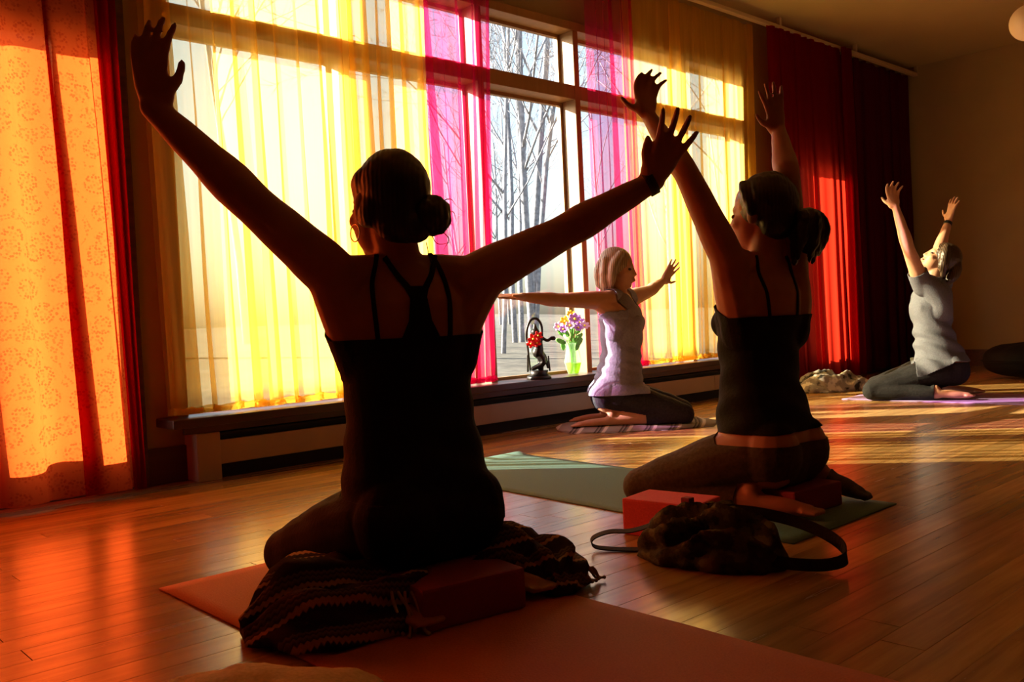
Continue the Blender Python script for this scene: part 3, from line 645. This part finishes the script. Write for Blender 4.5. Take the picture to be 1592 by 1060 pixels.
for s in (-1, 1): ribbon(p, 'strap', 'black_strap', [cp(s*.060, .775), cp(s*.066, .71), cp(s*.062, .65), cp(s*.058, .59)], .009, o, view=p['sf'])
P = p['P']; g = Geo()
g.ell(P(0, -.020, .030), (p['hr']*.084, p['hf']*.097, p['hu']*.094), 20, 14); g.ell(P(0, -.048, -.028), (p['hr']*.072, p['hf']*.058, p['hu']*.060), 16, 12)
g.tube([P(-.045, .035, .085), P(-.070, .015, .045), P(-.076, -.01, -.005)], [.014, .018, .016], n=8, sub=3)
hv, ht = hairy(g, .005, 60, .006, 4); hair = fast_mesh('hair', hv, ht, 'hair_black', o)
g = Geo(); b0 = P(.036, -.105, -.016); g.ell(b0+p['hr']*.022-p['hu']*.055-p['hf']*.012, (p['hr']*.034, p['hf']*.030, p['hu']*.062), 14, 10)
for k in range(12):
    a = k*2.4; sp = .016+.026*random.random(); e = p['hr']*math.cos(a)+p['hf']*math.sin(a)*.8
    g.tube([b0-p['hf']*-.03, b0+e*sp+p['hr']*.02-p['hf']*.01, b0+e*sp*1.5+p['hr']*.028-p['hu']*.055-p['hf']*.012, b0+e*sp*1.35+p['hr']*.022-p['hu']*(.115+.035*random.random())], [.016, .023, .020, .007], n=8, sub=3)
hv, ht = hairy(g, .006, 90, .005, 5, 2); pony = fast_mesh('ponytail', hv, ht, 'hair_black', hair)
ring_geo(b0+p['hf']*.012, unit(p['hf']-p['hr']*.5), .020, .006).obj('hair_tie', 'watch', hair)
strands(hair, 'hair_black', [[b0+p['hr']*.03+p['hu']*a, b0+p['hr']*(.06+.01*k)+p['hu']*(a+.01), b0+p['hr']*(.075+.008*k)+p['hu']*(a-.035)] for k, a in enumerate((.01, -.02, -.05, -.08))]+[[P(.03, -.08, -.07), P(.035, -.10, -.10), P(.02, -.105, -.125)], [P(-.02, -.08, -.07), P(-.03, -.095, -.11)], ])
for k in ('L', 'R'):
    hj, kn, an, toe = p['legs'][k]
    d3, tl = seg_dist(v, an, toe); f = np.minimum(.058-d3, tl-.005)
    if k == 'R': garment(p, 'sock', 'sock', f, .004)

# ---- woman facing the group, blond bob, arms out to the sides
W3 = make_person(dict(label='blond woman in lavender tank top kneeling by the window, arms outstretched', skin='skin', phi_p=134, phi_s=146,
    pc=(3.770, 3.268, .195), nb=(3.795, 3.240, .716), arch=(.012, -.012, 0), hip=.155, waist=.128, chest=.142, hipd=.125, waistd=.102, chestd=.115,
    head=(3.790, 3.238, .868), hfw=(.42, -.90, -.05), hup=(.03, -.02, 1), hs=1.0, arm_r=.93,
    armR=((3.640, 3.205, .697), (3.374, 3.290, .707), (3.136, 3.319, .729), (3.057, 3.341, .733), (2.965, 3.360, .740)),
    armL=((3.945, 3.290, .706), (4.190, 3.350, .745), (4.400, 3.410, .806), (4.455, 3.395, .865), (4.500, 3.370, .930)),
    handR=((.1, -.3, .95), 1, .12, .95, .4), handL=((.5, -.8, .5), -1, .25, .95, 1.0),
    legR=((3.93, 2.945, .066), (3.640, 3.215, .047), (3.500, 3.345, .032)), legL=((4.130, 3.10, .066), (3.80, 3.40, .045), (3.67, 3.52, .032)), leg_r=.98, floor=.030))
p = W3; v = p['v']; o = p['o']; u = (v-p['nb'])@p['sr']; wv = (v-p['nb'])@p['sf']
neck = .62-.05*np.clip(wv/.06, -1, 1)*0; zt = v[:, 2]
arm_hole = np.where(zt > .635, .122-np.abs(u)-.35*np.maximum(0, zt-.70), 1.0); neck_hole = np.where((zt > .655), np.abs(u)-.045-.02*(zt-.66), 1.0)
top = np.minimum(np.minimum(.775-zt, zt-.185), np.minimum(arm_hole, neck_hole)); top = np.minimum(top, np.where(np.linalg.norm(v-p['P'](0, 0, 0), axis=1) < .13, -1, 1))
garment(p, 'tank_top', 'lavender', np.minimum(np.minimum(top, np.where(zt < .36, .16-(v-p['pc'])@p['pf'], 1)), np.where(zt > .5, arm_far(p, .01), 1)), .008, lambda q: .0035*np.sin(q[:, 2]*75+(q[:, 0]-q[:, 1])*22+2*np.sin(q[:, 2]*19))*(q[:, 2] < .60)+.008*np.clip((.27-q[:, 2])*12, 0, 1))
garment(p, 'capri_trousers', 'navy_cloth', np.minimum(.218+.8*np.maximum(0, (v-p['pc'])@p['pf']-.06)-zt, leg_cut(p, .52)), .003, lambda q: .002*np.sin(q[:, 0]*50+q[:, 2]*40))
P = p['P']; g = Geo()
g.ell(P(0, -.018, .028), (p['hr']*.083, p['hf']*.096, p['hu']*.094), 20, 14)
for s in (-1, 1):
    g.tube([P(s*.055, .03, .075), P(s*.080, .000, .02), P(s*.080, -.012, -.05), P(s*.066, -.022, -.112)], [.022, .026, .026, .012], n=10, sub=4)
    g.tube([P(s*.03, -.07, .05), P(s*.045, -.092, -.02), P(s*.045, -.085, -.08), P(s*.040, -.070, -.122)], [.03, .034, .032, .014], n=10, sub=4)
    g.tube([P(s*.065, -.05, .04), P(s*.074, -.055, -.03), P(s*.070, -.055, -.09), P(s*.060, -.05, -.120)], [.026, .028, .026, .012], n=10, sub=4)
g.tube([P(0, -.08, .04), P(0, -.1, -.02), P(0, -.09, -.08), P(0, -.075, -.122)], [.03, .036, .034, .014], n=10, sub=4)
hv, ht = hairy(g, .003, 60, .006, 7); fast_mesh('hair', hv, ht, 'hair_blond', o)

# ---- far woman in a grey T-shirt, head thrown back
W4 = make_person(dict(label='woman in grey T-shirt kneeling near the far corner, head back, arms up', skin='skin', phi_p=-28, phi_s=-36, bust=.45,
    pc=(5.815, 2.345, .200), nb=(5.800, 2.385, .735), arch=(-.012, .028, 0), hip=.160, waist=.128, chest=.140, hipd=.125, waistd=.10, chestd=.112,
    head=(5.840, 2.345, .868), hfw=(-.55, .62, .62), hup=(.42, -.50, .76), hs=1.0, arm_r=.93,
    armL=((5.660, 2.385, .705), (5.515, 2.400, .930), (5.470, 2.450, 1.190), (5.476, 2.470, 1.265), (5.505, 2.425, 1.345)),
    armR=((5.955, 2.385, .720), (6.080, 2.450, .940), (6.230, 2.440, 1.135), (6.240, 2.425, 1.215), (6.275, 2.385, 1.300)),
    handL=((.55, .65, -.2), -1, .32, 1.0, .5), handR=((-.8, .5, .2), 1, .30, .95, .8),
    legL=((5.505, 2.655, .066), (5.620, 2.300, .047), (5.690, 2.130, .032)), legR=((5.850, 2.790, .066), (5.930, 2.370, .045), (5.985, 2.180, .030)), leg_r=1.0))
p = W4; v = p['v']; o = p['o']; u = (v-p['nb'])@p['sr']; wv = (v-p['nb'])@p['sf']; zt = v[:, 2]
hd_ = np.linalg.norm(v-p['P'](0, 0, 0), axis=1); nk, nt_l = seg_dist(v, p['nb'], p['P'](0, -.018, -.05))
neck_f = np.where(nk < .075, .018-nt_l, 1.0)
top = np.minimum(np.minimum(zt-(.195-.05*np.clip(wv/.12, -.6, 1)), neck_f), np.minimum(np.minimum(arm_far(p, .105), np.where(zt < .36, .165-(v-p['pc'])@p['pf'], 1)), np.where(hd_ < .125, -1, 1)))
garment(p, 't_shirt', 'grey_tee', top, .012, lambda q: .008*np.sin((q[:, 2]*1.1+(q[:, 0]*.6-q[:, 1]*.6))*52+1.5*np.sin(q[:, 2]*17))*np.clip((.68-q[:, 2])*5, 0, 1)+.010*np.clip((.45-q[:, 2])*4, 0, 1), .004)
garment(p, 'trousers', 'char_cloth', np.minimum(.225+.8*np.maximum(0, (v-p['pc'])@p['pf']-.05)-zt, leg_cut(p, .95)), .005, lambda q: .0025*np.sin(q[:, 0]*45+q[:, 2]*35))
P = p['P']; g = Geo()
g.ell(P(0, -.020, .028), (p['hr']*.083, p['hf']*.098, p['hu']*.095), 20, 14)
for s in (-1, 1):
    g.tube([P(s*.06, .035, .07), P(s*.080, .015, .02), P(s*.082, -.015, -.035), P(s*.070, -.055, -.085)], [.022, .030, .034, .016], n=10, sub=4)
    g.tube([P(s*.03, -.07, .05), P(s*.045, -.105, -.01), P(s*.050, -.110, -.06), P(s*.050, -.105, -.115)], [.03, .036, .036, .016], n=10, sub=4)
g.tube([P(0, -.08, .04), P(0, -.11, -.01), P(0, -.120, -.06), P(0, -.115, -.12)], [.03, .038, .036, .016], n=10, sub=4)
hv, ht = hairy(g, .003, 60, .006, 9); fast_mesh('hair', hv, ht, 'hair_brown', o)
cuff(p, 'R', .90, .027, .022, 'watch', 'wristband')

# ------------------------------------------------------------------ yoga mats
def yoga_mat(corners, mat, label, curl=None, th=.005):
    """corners: far-left, far-right, near-right, near-left on the floor"""
    a, b, c, d = [V(*q, 0) for q in corners]; nu, nv = 14, 36; top = []; bot = []
    for i in range(nv+1):
        for j in range(nu+1):
            s, t = j/nu, i/nv; q = (a*(1-s)+b*s)*(1-t)+(d*(1-s)+c*s)*t
            z = th+.0008*nz(q, 9, 3)
            if curl and t < .05: z += curl*(1-t/.05)**2*(.6+.4*s)
            top.append((q[0], q[1], z)); bot.append((q[0], q[1], max(.0006, z-th)))
    n = (nu+1)*(nv+1); f = []
    for i in range(nv):
        for j in range(nu):
            k = i*(nu+1)+j; f.append((k+nu+1, k+nu+2, k+1, k)); f.append((n+k, n+k+1, n+k+nu+2, n+k+nu+1))
    edge = [j for j in range(nu+1)]+[i*(nu+1)+nu for i in range(1, nv+1)]+[nv*(nu+1)+j for j in range(nu-1, -1, -1)]+[i*(nu+1) for i in range(nv-1, 0, -1)]
    for p_, q_ in zip(edge, edge[1:]+edge[:1]): f.append((p_, q_, n+q_, n+p_))
    return tag(mesh_obj('yoga_mat', top+bot, f, mat, None, (*((a+c)/2)[:2], 0)), label, 'yoga mat')
yoga_mat(((.827, 2.212), (1.425, 2.212), (1.421, .46), (.824, .46)), 'orange_mat', 'rust orange yoga mat under the woman with the low bun')
yoga_mat(((2.19, 3.02), (2.79, 3.02), (2.70, 1.24), (2.10, 1.24)), 'teal_mat', 'teal yoga mat under the woman with the ponytail', .012)
yoga_mat(((5.50, 2.86), (6.10, 2.90), (6.17, 1.12), (5.57, 1.08)), 'purple_mat', 'purple yoga mat under the woman in the grey T-shirt')
# ------------------------------------------------------------------ foam blocks
def block(c, rot, size, mat, label, z0=.0):
    g = Geo().bbox(-size[0]/2, size[0]/2, -size[1]/2, size[1]/2, 0, size[2], .006); a = R(rot)
    v = [(c[0]+x*math.cos(a)-y_*math.sin(a), c[1]+x*math.sin(a)+y_*math.cos(a), z0+z) for x, y_, z in g.v]
    return tag(mesh_obj('yoga_block', v, g.f, mat, None, (*c, z0), False), label, 'yoga block')
block((2.015, 1.565), 8, (.150, .230, .102), 'pink_block', 'coral pink foam yoga block standing beside the patterned bag')
block((1.185, 1.500), -9, (.245, .165, .086), 'rose_block', 'rose foam yoga block under the woman with the low bun', .006)
block((2.475, 1.440), -6, (.235, .150, .074), 'rose_block', 'rose foam yoga block under the woman with the ponytail', .006)
# ------------------------------------------------------------------ blankets and bag
def woven(name, base, stripe, stripe2, ang=0, per=.085, zig=.022, blotch=False):
    mt, nt, b = newmat(name); ge = node(nt, 'ShaderNodeTexCoord'); mp = node(nt, 'ShaderNodeMapping'); mp.inputs['Rotation'].default_value = (0, 0, R(ang))
    nt.links.new(ge.outputs['Object'], mp.inputs[0]); sx = node(nt, 'ShaderNodeSeparateXYZ'); nt.links.new(mp.outputs[0], sx.inputs[0])
    pp = node(nt, 'ShaderNodeMath', operation='PINGPONG'); pp.inputs[1].default_value = zig*.6; nt.links.new(sx.outputs[0], pp.inputs[0])
    ad = node(nt, 'ShaderNodeMath', operation='ADD'); nt.links.new(pp.outputs[0], ad.inputs[0]); nt.links.new(sx.outputs[1], ad.inputs[1])
    az = node(nt, 'ShaderNodeMath', operation='ADD'); nt.links.new(ad.outputs[0], az.inputs[0]); nt.links.new(sx.outputs[2], az.inputs[1])
    dv = node(nt, 'ShaderNodeMath', operation='DIVIDE'); dv.inputs[1].default_value = per; nt.links.new(az.outputs[0], dv.inputs[0])
    fr = node(nt, 'ShaderNodeMath', operation='FRACT'); nt.links.new(dv.outputs[0], fr.inputs[0])
    col = ramp(nt, fr.outputs[0], [(0, base), (.30, base), (.33, stripe), (.44, stripe), (.47, base), (.60, stripe2), (.64, base), (.74, stripe2), (.78, base)])
    if blotch:
        n = node(nt, 'ShaderNodeTexNoise', Scale=blotch, Detail=3.0); nt.links.new(ge.outputs['Object'], n.inputs['Vector']); col = ramp(nt, n.outputs[0], [(.38, base), (.46, stripe2), (.54, stripe2), (.60, stripe)])
    nt.links.new(col, b.inputs['Base Color']); b.inputs['Roughness'].default_value = .95; b.inputs['Specular IOR Level'].default_value = .15
    n2 = node(nt, 'ShaderNodeTexNoise', Scale=260.0, Detail=2.0); nt.links.new(ge.outputs['Object'], n2.inputs['Vector'])
    bp = node(nt, 'ShaderNodeBump', Strength=.5, Distance=.004); nt.links.new(n2.outputs[0], bp.inputs['Height']); nt.links.new(bp.outputs[0], b.inputs['Normal'])
    return mt
M['woven_dark'] = woven('dark_woven', (.030, .010, .013), (.36, .18, .085), (.15, .085, .055), 20, .095, .010)
M['woven_bw'] = woven('black_white_woven', (.03, .028, .03), (.70, .66, .62), (.30, .27, .26), 40, .07, .02, blotch=13.0)
M['woven_grey'] = woven('grey_white_woven', (.30, .29, .29), (.70, .68, .66), (.04, .035, .04), -40, .13, .0)
M['camo'] = woven('olive_pattern', (.016, .013, .010), (.10, .085, .035), (.05, .038, .020), 0, .1, .02, blotch=24.0)
M['beige_cloth'] = plain('beige_wool', (.55, .42, .27), .95, .15, 120, .15, .3)
M['fringe'] = plain('cream_fringe', (.38, .25, .14), .95, .15, 40, .2)
M['bag_strap'] = plain('webbing', (.022, .014, .013), .85, .2, 150, .2, .2)
def bundle(name, mat, path, wid, hgt, folds, label, cat, z0=.001, seed=0, depth=.25, rough=.010, parent=None, n=56, seg=44):
    """heap of soft cloth along a path: cross-section is a folded half oval resting on the ground"""
    P, W_ = smooth_path([(*q, z0) for q in path], wid, max(2, seg//(len(path)-1))); _, H_ = smooth_path([(*q, z0) for q in path], hgt, max(2, seg//(len(path)-1)))
    T = np.gradient(P, axis=0); rings = []; m_ = len(P)
    for i in range(m_):
        t = unit(T[i]); s = V(-t[1], t[0], 0); e = i/(m_-1); endf = min(1, (min(e, 1-e)*9+.12))**.5; ring = []
        for j in range(n):
            a = 2*math.pi*j/n
            if a <= math.pi:
                k = math.sin(folds*a+2.2*math.sin(e*7+seed)+e*4)*depth*math.sin(a)**.5
                r_ = 1+k*.45; x = math.cos(a)*r_; z = math.sin(a)**.75*(1+k*.5)
            else: x = math.cos(a)*(1+.10*math.sin(e*23+seed)); z = 0.02
            q = P[i]+s*x*W_[i]*endf+V(0, 0, z*H_[i]*endf)
            if a <= math.pi: q = q+V(nz(q, 17, seed), nz(q, 17, seed+2), .9*nz(q, 21, seed+4))*rough; q = q+V(0, 0, nz(q, 45, seed)*rough*.5)
            q[2] = max(z0, q[2]); ring.append(q)
        rings.append(ring)
    o = Geo().rings(rings).obj(name, mat, parent, (*path[len(path)//2], z0) if parent is None else None)
    if parent is None: tag(o, label, cat)
    return o
def tassels(par, starts, dirs, L, mat='fringe', r=.0032, seed=0):
    rg = random.Random(seed); g = Geo()
    for s, d in zip(starts, dirs):
        q = np.array(s, float); pts = [q.copy()]; d = unit(d)
        for i in range(5):
            d = unit(d+V(rg.uniform(-.35, .35), rg.uniform(-.35, .35), -.35)); q = q+d*L/5; q[2] = max(q[2], .009); pts.append(q.copy())
        g.tube(pts, [r, r*1.2, r, r*1.1, r, r*1.5], n=6, sub=2)
    o = g.obj('fringe', mat, par); o['kind'] = 'stuff'; return o
bl = bundle('woven_blanket', 'woven_dark', [(.795, 1.70), (.92, 1.66), (1.06, 1.62), (1.22, 1.66), (1.37, 1.59), (1.44, 1.49), (1.40, 1.39)], [.12, .17, .15, .08, .13, .10, .06], [.085, .125, .105, .06, .125, .09, .05], 9.0, 'dark woven blanket with tan zigzag stripes and fringe under the woman with the bun', 'blanket', .007, 3, .42, .014)
tassels(bl, [(1.02+.012*k, 1.50-.006*(k % 4), .085-.002*k) for k in range(16)], [(random.uniform(-.3, .3), -.6, -.5) for k in range(16)], .10, seed=1)
tassels(bl, [(1.40+.008*k, 1.46-.003*k, .055-.001*k) for k in range(16)], [(.55, -.55+.05*k, -.2) for k in range(16)], .075, seed=2)
bundle('folded_blanket', 'beige_cloth', [(.52, 1.52), (.62, 1.42), (.72, 1.30), (.78, 1.20)], [.07, .12, .12, .08], [.035, .055, .055, .04], 3.0, 'beige wool blanket lying at the near edge of the floor', 'blanket', .001, 5, .18, .006)
bundle('spread_blanket', 'woven_grey', [(3.52, 3.50), (3.72, 3.33), (3.95, 3.12), (4.20, 2.95)], [.20, .25, .25, .20], [.026, .029, .029, .024], 5.0, 'grey and white striped blanket spread under the blond woman', 'blanket', .001, 6, .10, .004)
bundle('rumpled_blanket', 'woven_bw', [(5.84, 3.36), (5.98, 3.26), (6.12, 3.17), (6.30, 3.05)], [.10, .14, .13, .10], [.09, .135, .12, .07], 6.0, 'rumpled black and white blanket on the floor before the red curtain', 'blanket', .001, 8, .32, .016)
bag = bundle('yoga_bag', 'camo', [(1.79, 1.50), (1.83, 1.40), (1.86, 1.27), (1.905, 1.14)], [.06, .10, .105, .07], [.06, .105, .115, .07], 9.0, 'dark olive patterned bag with looped straps lying on the floor', 'bag', .001, 9, .6, .012)
def strap(par, name, path, wdt, mat, side=(0, 0, 1), th=.003):
    P, _ = smooth_path(path, 1.0, 8); T = np.gradient(P, axis=0); rs = []
    for i in range(len(P)):
        t = unit(T[i]); s = unit(np.array(side, float)-t*(np.array(side, float)@t)); n_ = np.cross(t, s); c = P[i]; c = c+V(0, 0, max(0, wdt/2*abs(s[2])+.003-c[2]))
        rs.append([c+s*wdt/2+n_*th/2, c-s*wdt/2+n_*th/2, c-s*wdt/2-n_*th/2, c+s*wdt/2-n_*th/2])
    return Geo().rings(rs).obj(name, mat, par, smooth=False)
strap(bag, 'shoulder_strap', [(1.84, 1.40, .112), (1.812, 1.46, .080), (1.785, 1.52, .058), (1.760, 1.575, .052), (1.738, 1.612, .034), (1.742, 1.612, .012), (1.772, 1.572, .005), (1.812, 1.51, .005), (1.83, 1.46, .006)], .030, 'bag_strap', (.68, .74, .05))
strap(bag, 'shoulder_strap', [(1.86, 1.34, .125), (1.93, 1.24, .115), (1.985, 1.15, .090), (2.00, 1.07, .058), (1.965, 1.025, .032), (1.91, 1.045, .022), (1.86, 1.12, .024), (1.85, 1.20, .03)], .028, 'bag_strap', (.25, .2, 1))
Geo().bbox(1.838, 1.862, 1.372, 1.398, .120, .150, .004).obj('strap_buckle', 'rose_block', bag, smooth=False)
# ------------------------------------------------------------------ dark cushion, lamp
c = tag(empty('floor_cushion', (7.44, 2.36, 0)), 'round black floor cushion against the far side wall', 'cushion'); rs = []
for t in np.linspace(-1, 1, 15):
    r_ = .30*(1-abs(t)**2.6)**.5+.02; z = .135+t*.13; rs.append([V(7.44+(r_+.008*math.sin(9*a))*math.cos(a), 2.36+(r_+.008*math.sin(9*a))*math.sin(a), z+.004*math.sin(9*a)) for a in np.linspace(0, 2*math.pi, 48, endpoint=False)])
Geo().rings(rs).obj('cover', 'black_cloth', c); ring_geo(V(7.44, 2.36, .135), V(0, 0, 1), .323, .007, 48).obj('piping', 'black_strap', c)
M['paper'] = plain('opal_glass', (.86, .74, .60), .5, .4)
lp = tag(empty('globe_lamp', (6.13, 1.89, 2.275)), 'round pale globe lamp hanging from the ceiling', 'lamp'); lc = V(6.13, 1.89, 2.275)
rs = []
for th in np.linspace(.08, math.pi-.02, 22): rs.append([lc+V(.108*math.sin(th)*math.cos(a), .108*math.sin(th)*math.sin(a), .108*math.cos(th)) for a in np.linspace(0, 2*math.pi, 32, endpoint=False)])
Geo().rings(rs).obj('shade', 'paper', lp); Geo().tube([lc+V(0, 0, .10), lc+V(0, 0, .135)], [.030, .022], n=18, round_ends=False).obj('fitting', 'rail', lp)
Geo().tube([lc+V(0, 0, .13), V(6.13, 1.89, ZC-.02)], [.003, .003], n=8, round_ends=False).obj('cord', 'bag_strap', lp); Geo().tube([V(6.13, 1.89, ZC-.03), V(6.13, 1.89, ZC)], [.035, .045], n=20, round_ends=False).obj('ceiling_rose', 'rail', lp)
# ------------------------------------------------------------------ figurine on the sill
M['bronze'] = plain('dark_bronze', (.022, .016, .012), .38, .5, 30, .4, metallic=.5)
M['petal_red'] = plain('red_petal', (.75, .03, .03), .6, .3, 60, .2); M['pale_cloth'] = plain('pale_base', (.6, .5, .38), .8)
ZS = .274; fx, fy = 3.565, 3.665; st = tag(empty('figurine', (fx, fy, ZS)), 'dark bronze dancing figurine with red flowers on the window sill', 'figurine')
ir, iu = V(.735, -.677, 0), UP                           # figure faces the room; ir runs across its front
F = lambda a, z, d=0: V(fx, fy, ZS)+ir*a*1.2+UP*z*1.05-V(.677, .735, 0)*d
Geo().tube([F(0, .0), F(0, .018)], [.072, .066], n=24, round_ends=False).obj('plinth', 'bronze', st); Geo().tube([F(0, .018), F(0, .03), F(0, .046)], [.056, .050, .054], n=24, round_ends=False).obj('lotus_base', 'bronze', st)
g = Geo()
g.tube([F(.010, .05), F(.012, .10), F(.006, .15)], [.016, .019, .026], n=10, sub=3); g.tube([F(-.026, .058, .01), F(.024, .088, .016), F(-.004, .15)], [.013, .019, .026], n=10, sub=3)
g.tube([F(0, .142), F(.004, .175), F(-.004, .215), F(-.004, .232)], [.033, .026, .034, .016], n=12, sub=3); g.sph(F(-.008, .252), .025, 12); g.tube([F(-.008, .268), F(-.010, .295)], [.016, .006], n=10)
g.tube([F(-.028, .222), F(-.050, .196, .01), F(-.026, .205, .03)], [.010, .009, .008], n=8, sub=3); g.tube([F(.022, .222), F(.046, .205), F(.068, .218)], [.010, .009, .010], n=8, sub=3); g.sph(F(.076, .215), .014, 10)
g.tube([F(0, .16, -.01), F(.030, .12, -.015), F(.045, .06, -.015)], [.014, .013, .008], n=8, sub=3)
fv, ft, fn = remesh(g, .003, 2); fast_mesh('figure', fv, ft, 'bronze', st)
g = Geo(); g.tube([F(-.040, .045, -.02), F(-.046, .15, -.02), F(-.050, .25, -.02), F(-.030, .315, -.02), F(0, .325, -.02), F(.022, .29, -.02), F(.024, .23, -.02)], [.006, .006, .007, .008, .008, .007, .006], n=8, sub=5); g.obj('arch', 'bronze', st)
Geo().tube([F(-.052, .045, .01), F(-.050, .13, .01)], [.006, .005], n=8).obj('side_post', 'bronze', st); Geo().tube([F(.052, .045, .01), F(.048, .12, .01)], [.005, .004], n=8).obj('side_post', 'bronze', st)
def flower(par, c, d, r_, npet, mat, name='flower', centre='petal_yellow'):
    d = unit(d); a = unit(np.cross(d, V(.1, .3, 1))); b = np.cross(d, a); g = Geo()
    for k in range(npet):
        t = 2*math.pi*k/npet; e = a*math.cos(t)+b*math.sin(t); s = np.cross(d, e); g.ell(c+e*r_*.55+d*r_*.18, (e*r_*.52+d*r_*.2, s*r_*.36, d*r_*.07), 10, 6)
    o = g.obj(name, mat, par); Geo().sph(c+d*r_*.2, r_*.22, 8).obj('flower_centre', centre, o); return o
M['petal_yellow'] = plain('yellow_petal', (.85, .62, .03), .6); M['petal_purple'] = plain('purple_petal', (.42, .18, .60), .6, .3, 60, .2); M['petal_lilac'] = plain('lilac_petal', (.72, .48, .75), .6); M['leaf'] = plain('leaf', (.13, .34, .05), .5, .4, 40, .3)
for a, z, dd, rr in ((-.020, .215, .035, .032), (.004, .232, .035, .026), (-.032, .190, .035, .026), (-.004, .195, .038, .026)): flower(st, F(a, z, dd), V(-.6, -.7, .3), rr, 5, 'petal_red')
# ------------------------------------------------------------------ vase of flowers
M['vase_glass'] = cloth_mat('clear_vase', (.92, .97, .9), .80, (.7, .9, .6), (.6, .8, .5), .6); M['lime_water'] = cloth_mat('lime_water', (.75, .95, .12), .35, (.70, .85, .04), (.55, .70, .04), .6)
vx, vy = 3.885, 3.70; va = tag(empty('flower_vase', (vx, vy, ZS)), 'glass vase of purple and yellow flowers on the window sill', 'vase'); Q = lambda a, z, d=0: V(vx, vy, ZS)+ir*a+UP*z-V(.677, .735, 0)*d
def lathe(prof, n=28): return Geo().rings([[V(vx+r_*math.cos(t), vy+r_*math.sin(t), ZS+z) for t in np.linspace(0, 2*math.pi, n, endpoint=False)] for r_, z in prof], cap=False)
lathe([(.002, .001), (.030, .001), (.040, .03), (.052, .075), (.044, .12), (.038, .16), (.046, .19), (.044, .19), (.036, .16), (.042, .12), (.050, .075), (.038, .03), (.028, .006), (.002, .006)]).obj('glass', 'vase_glass', va)
lathe([(.002, .008), (.027, .008), (.037, .031), (.047, .070), (.002, .070)]).obj('water', 'lime_water', va)
rg = random.Random(5)
heads = [(-.075, .285, .02, 'petal_lilac', .030), (-.05, .270, .05, 'petal_purple', .026), (-.035, .315, .0, 'petal_yellow', .032), (.02, .325, .03, 'petal_purple', .038), (.05, .305, .0, 'petal_purple', .034), (.075, .285, .03, 'petal_lilac', .030), (.0, .355, .0, 'petal_yellow', .026), (-.012, .29, .06, 'petal_lilac', .028), (.035, .275, .06, 'petal_purple', .028)]
for a, z, dd, mt_, rr in heads:
    b0 = Q(a*.12+rg.uniform(-.01, .01), .02, dd*.1); tip = Q(a, z, dd); Geo().tube([b0, Q(a*.25, .17, dd*.3), tip], [.003, .003, .0025], n=6, sub=4).obj('stem', 'leaf', va); flower(va, tip, V(-.55+a*3, -.6, .55), rr, 7, mt_)
for k in range(16):
    a = rg.uniform(-.075, .045); z = rg.uniform(.17, .27); dd = rg.uniform(-.03, .05); c_ = Q(a, z, dd); e = unit(ir*a*9+UP*rg.uniform(.2, 1)+V(rg.uniform(-.4, .4), rg.uniform(-.4, .4), 0)); s = unit(np.cross(e, V(.6, .7, .2))); nn = np.cross(e, s)
    Geo().ell(c_, (e*.034, s*.015, nn*.003), 10, 6).obj('leaf', 'leaf', va)
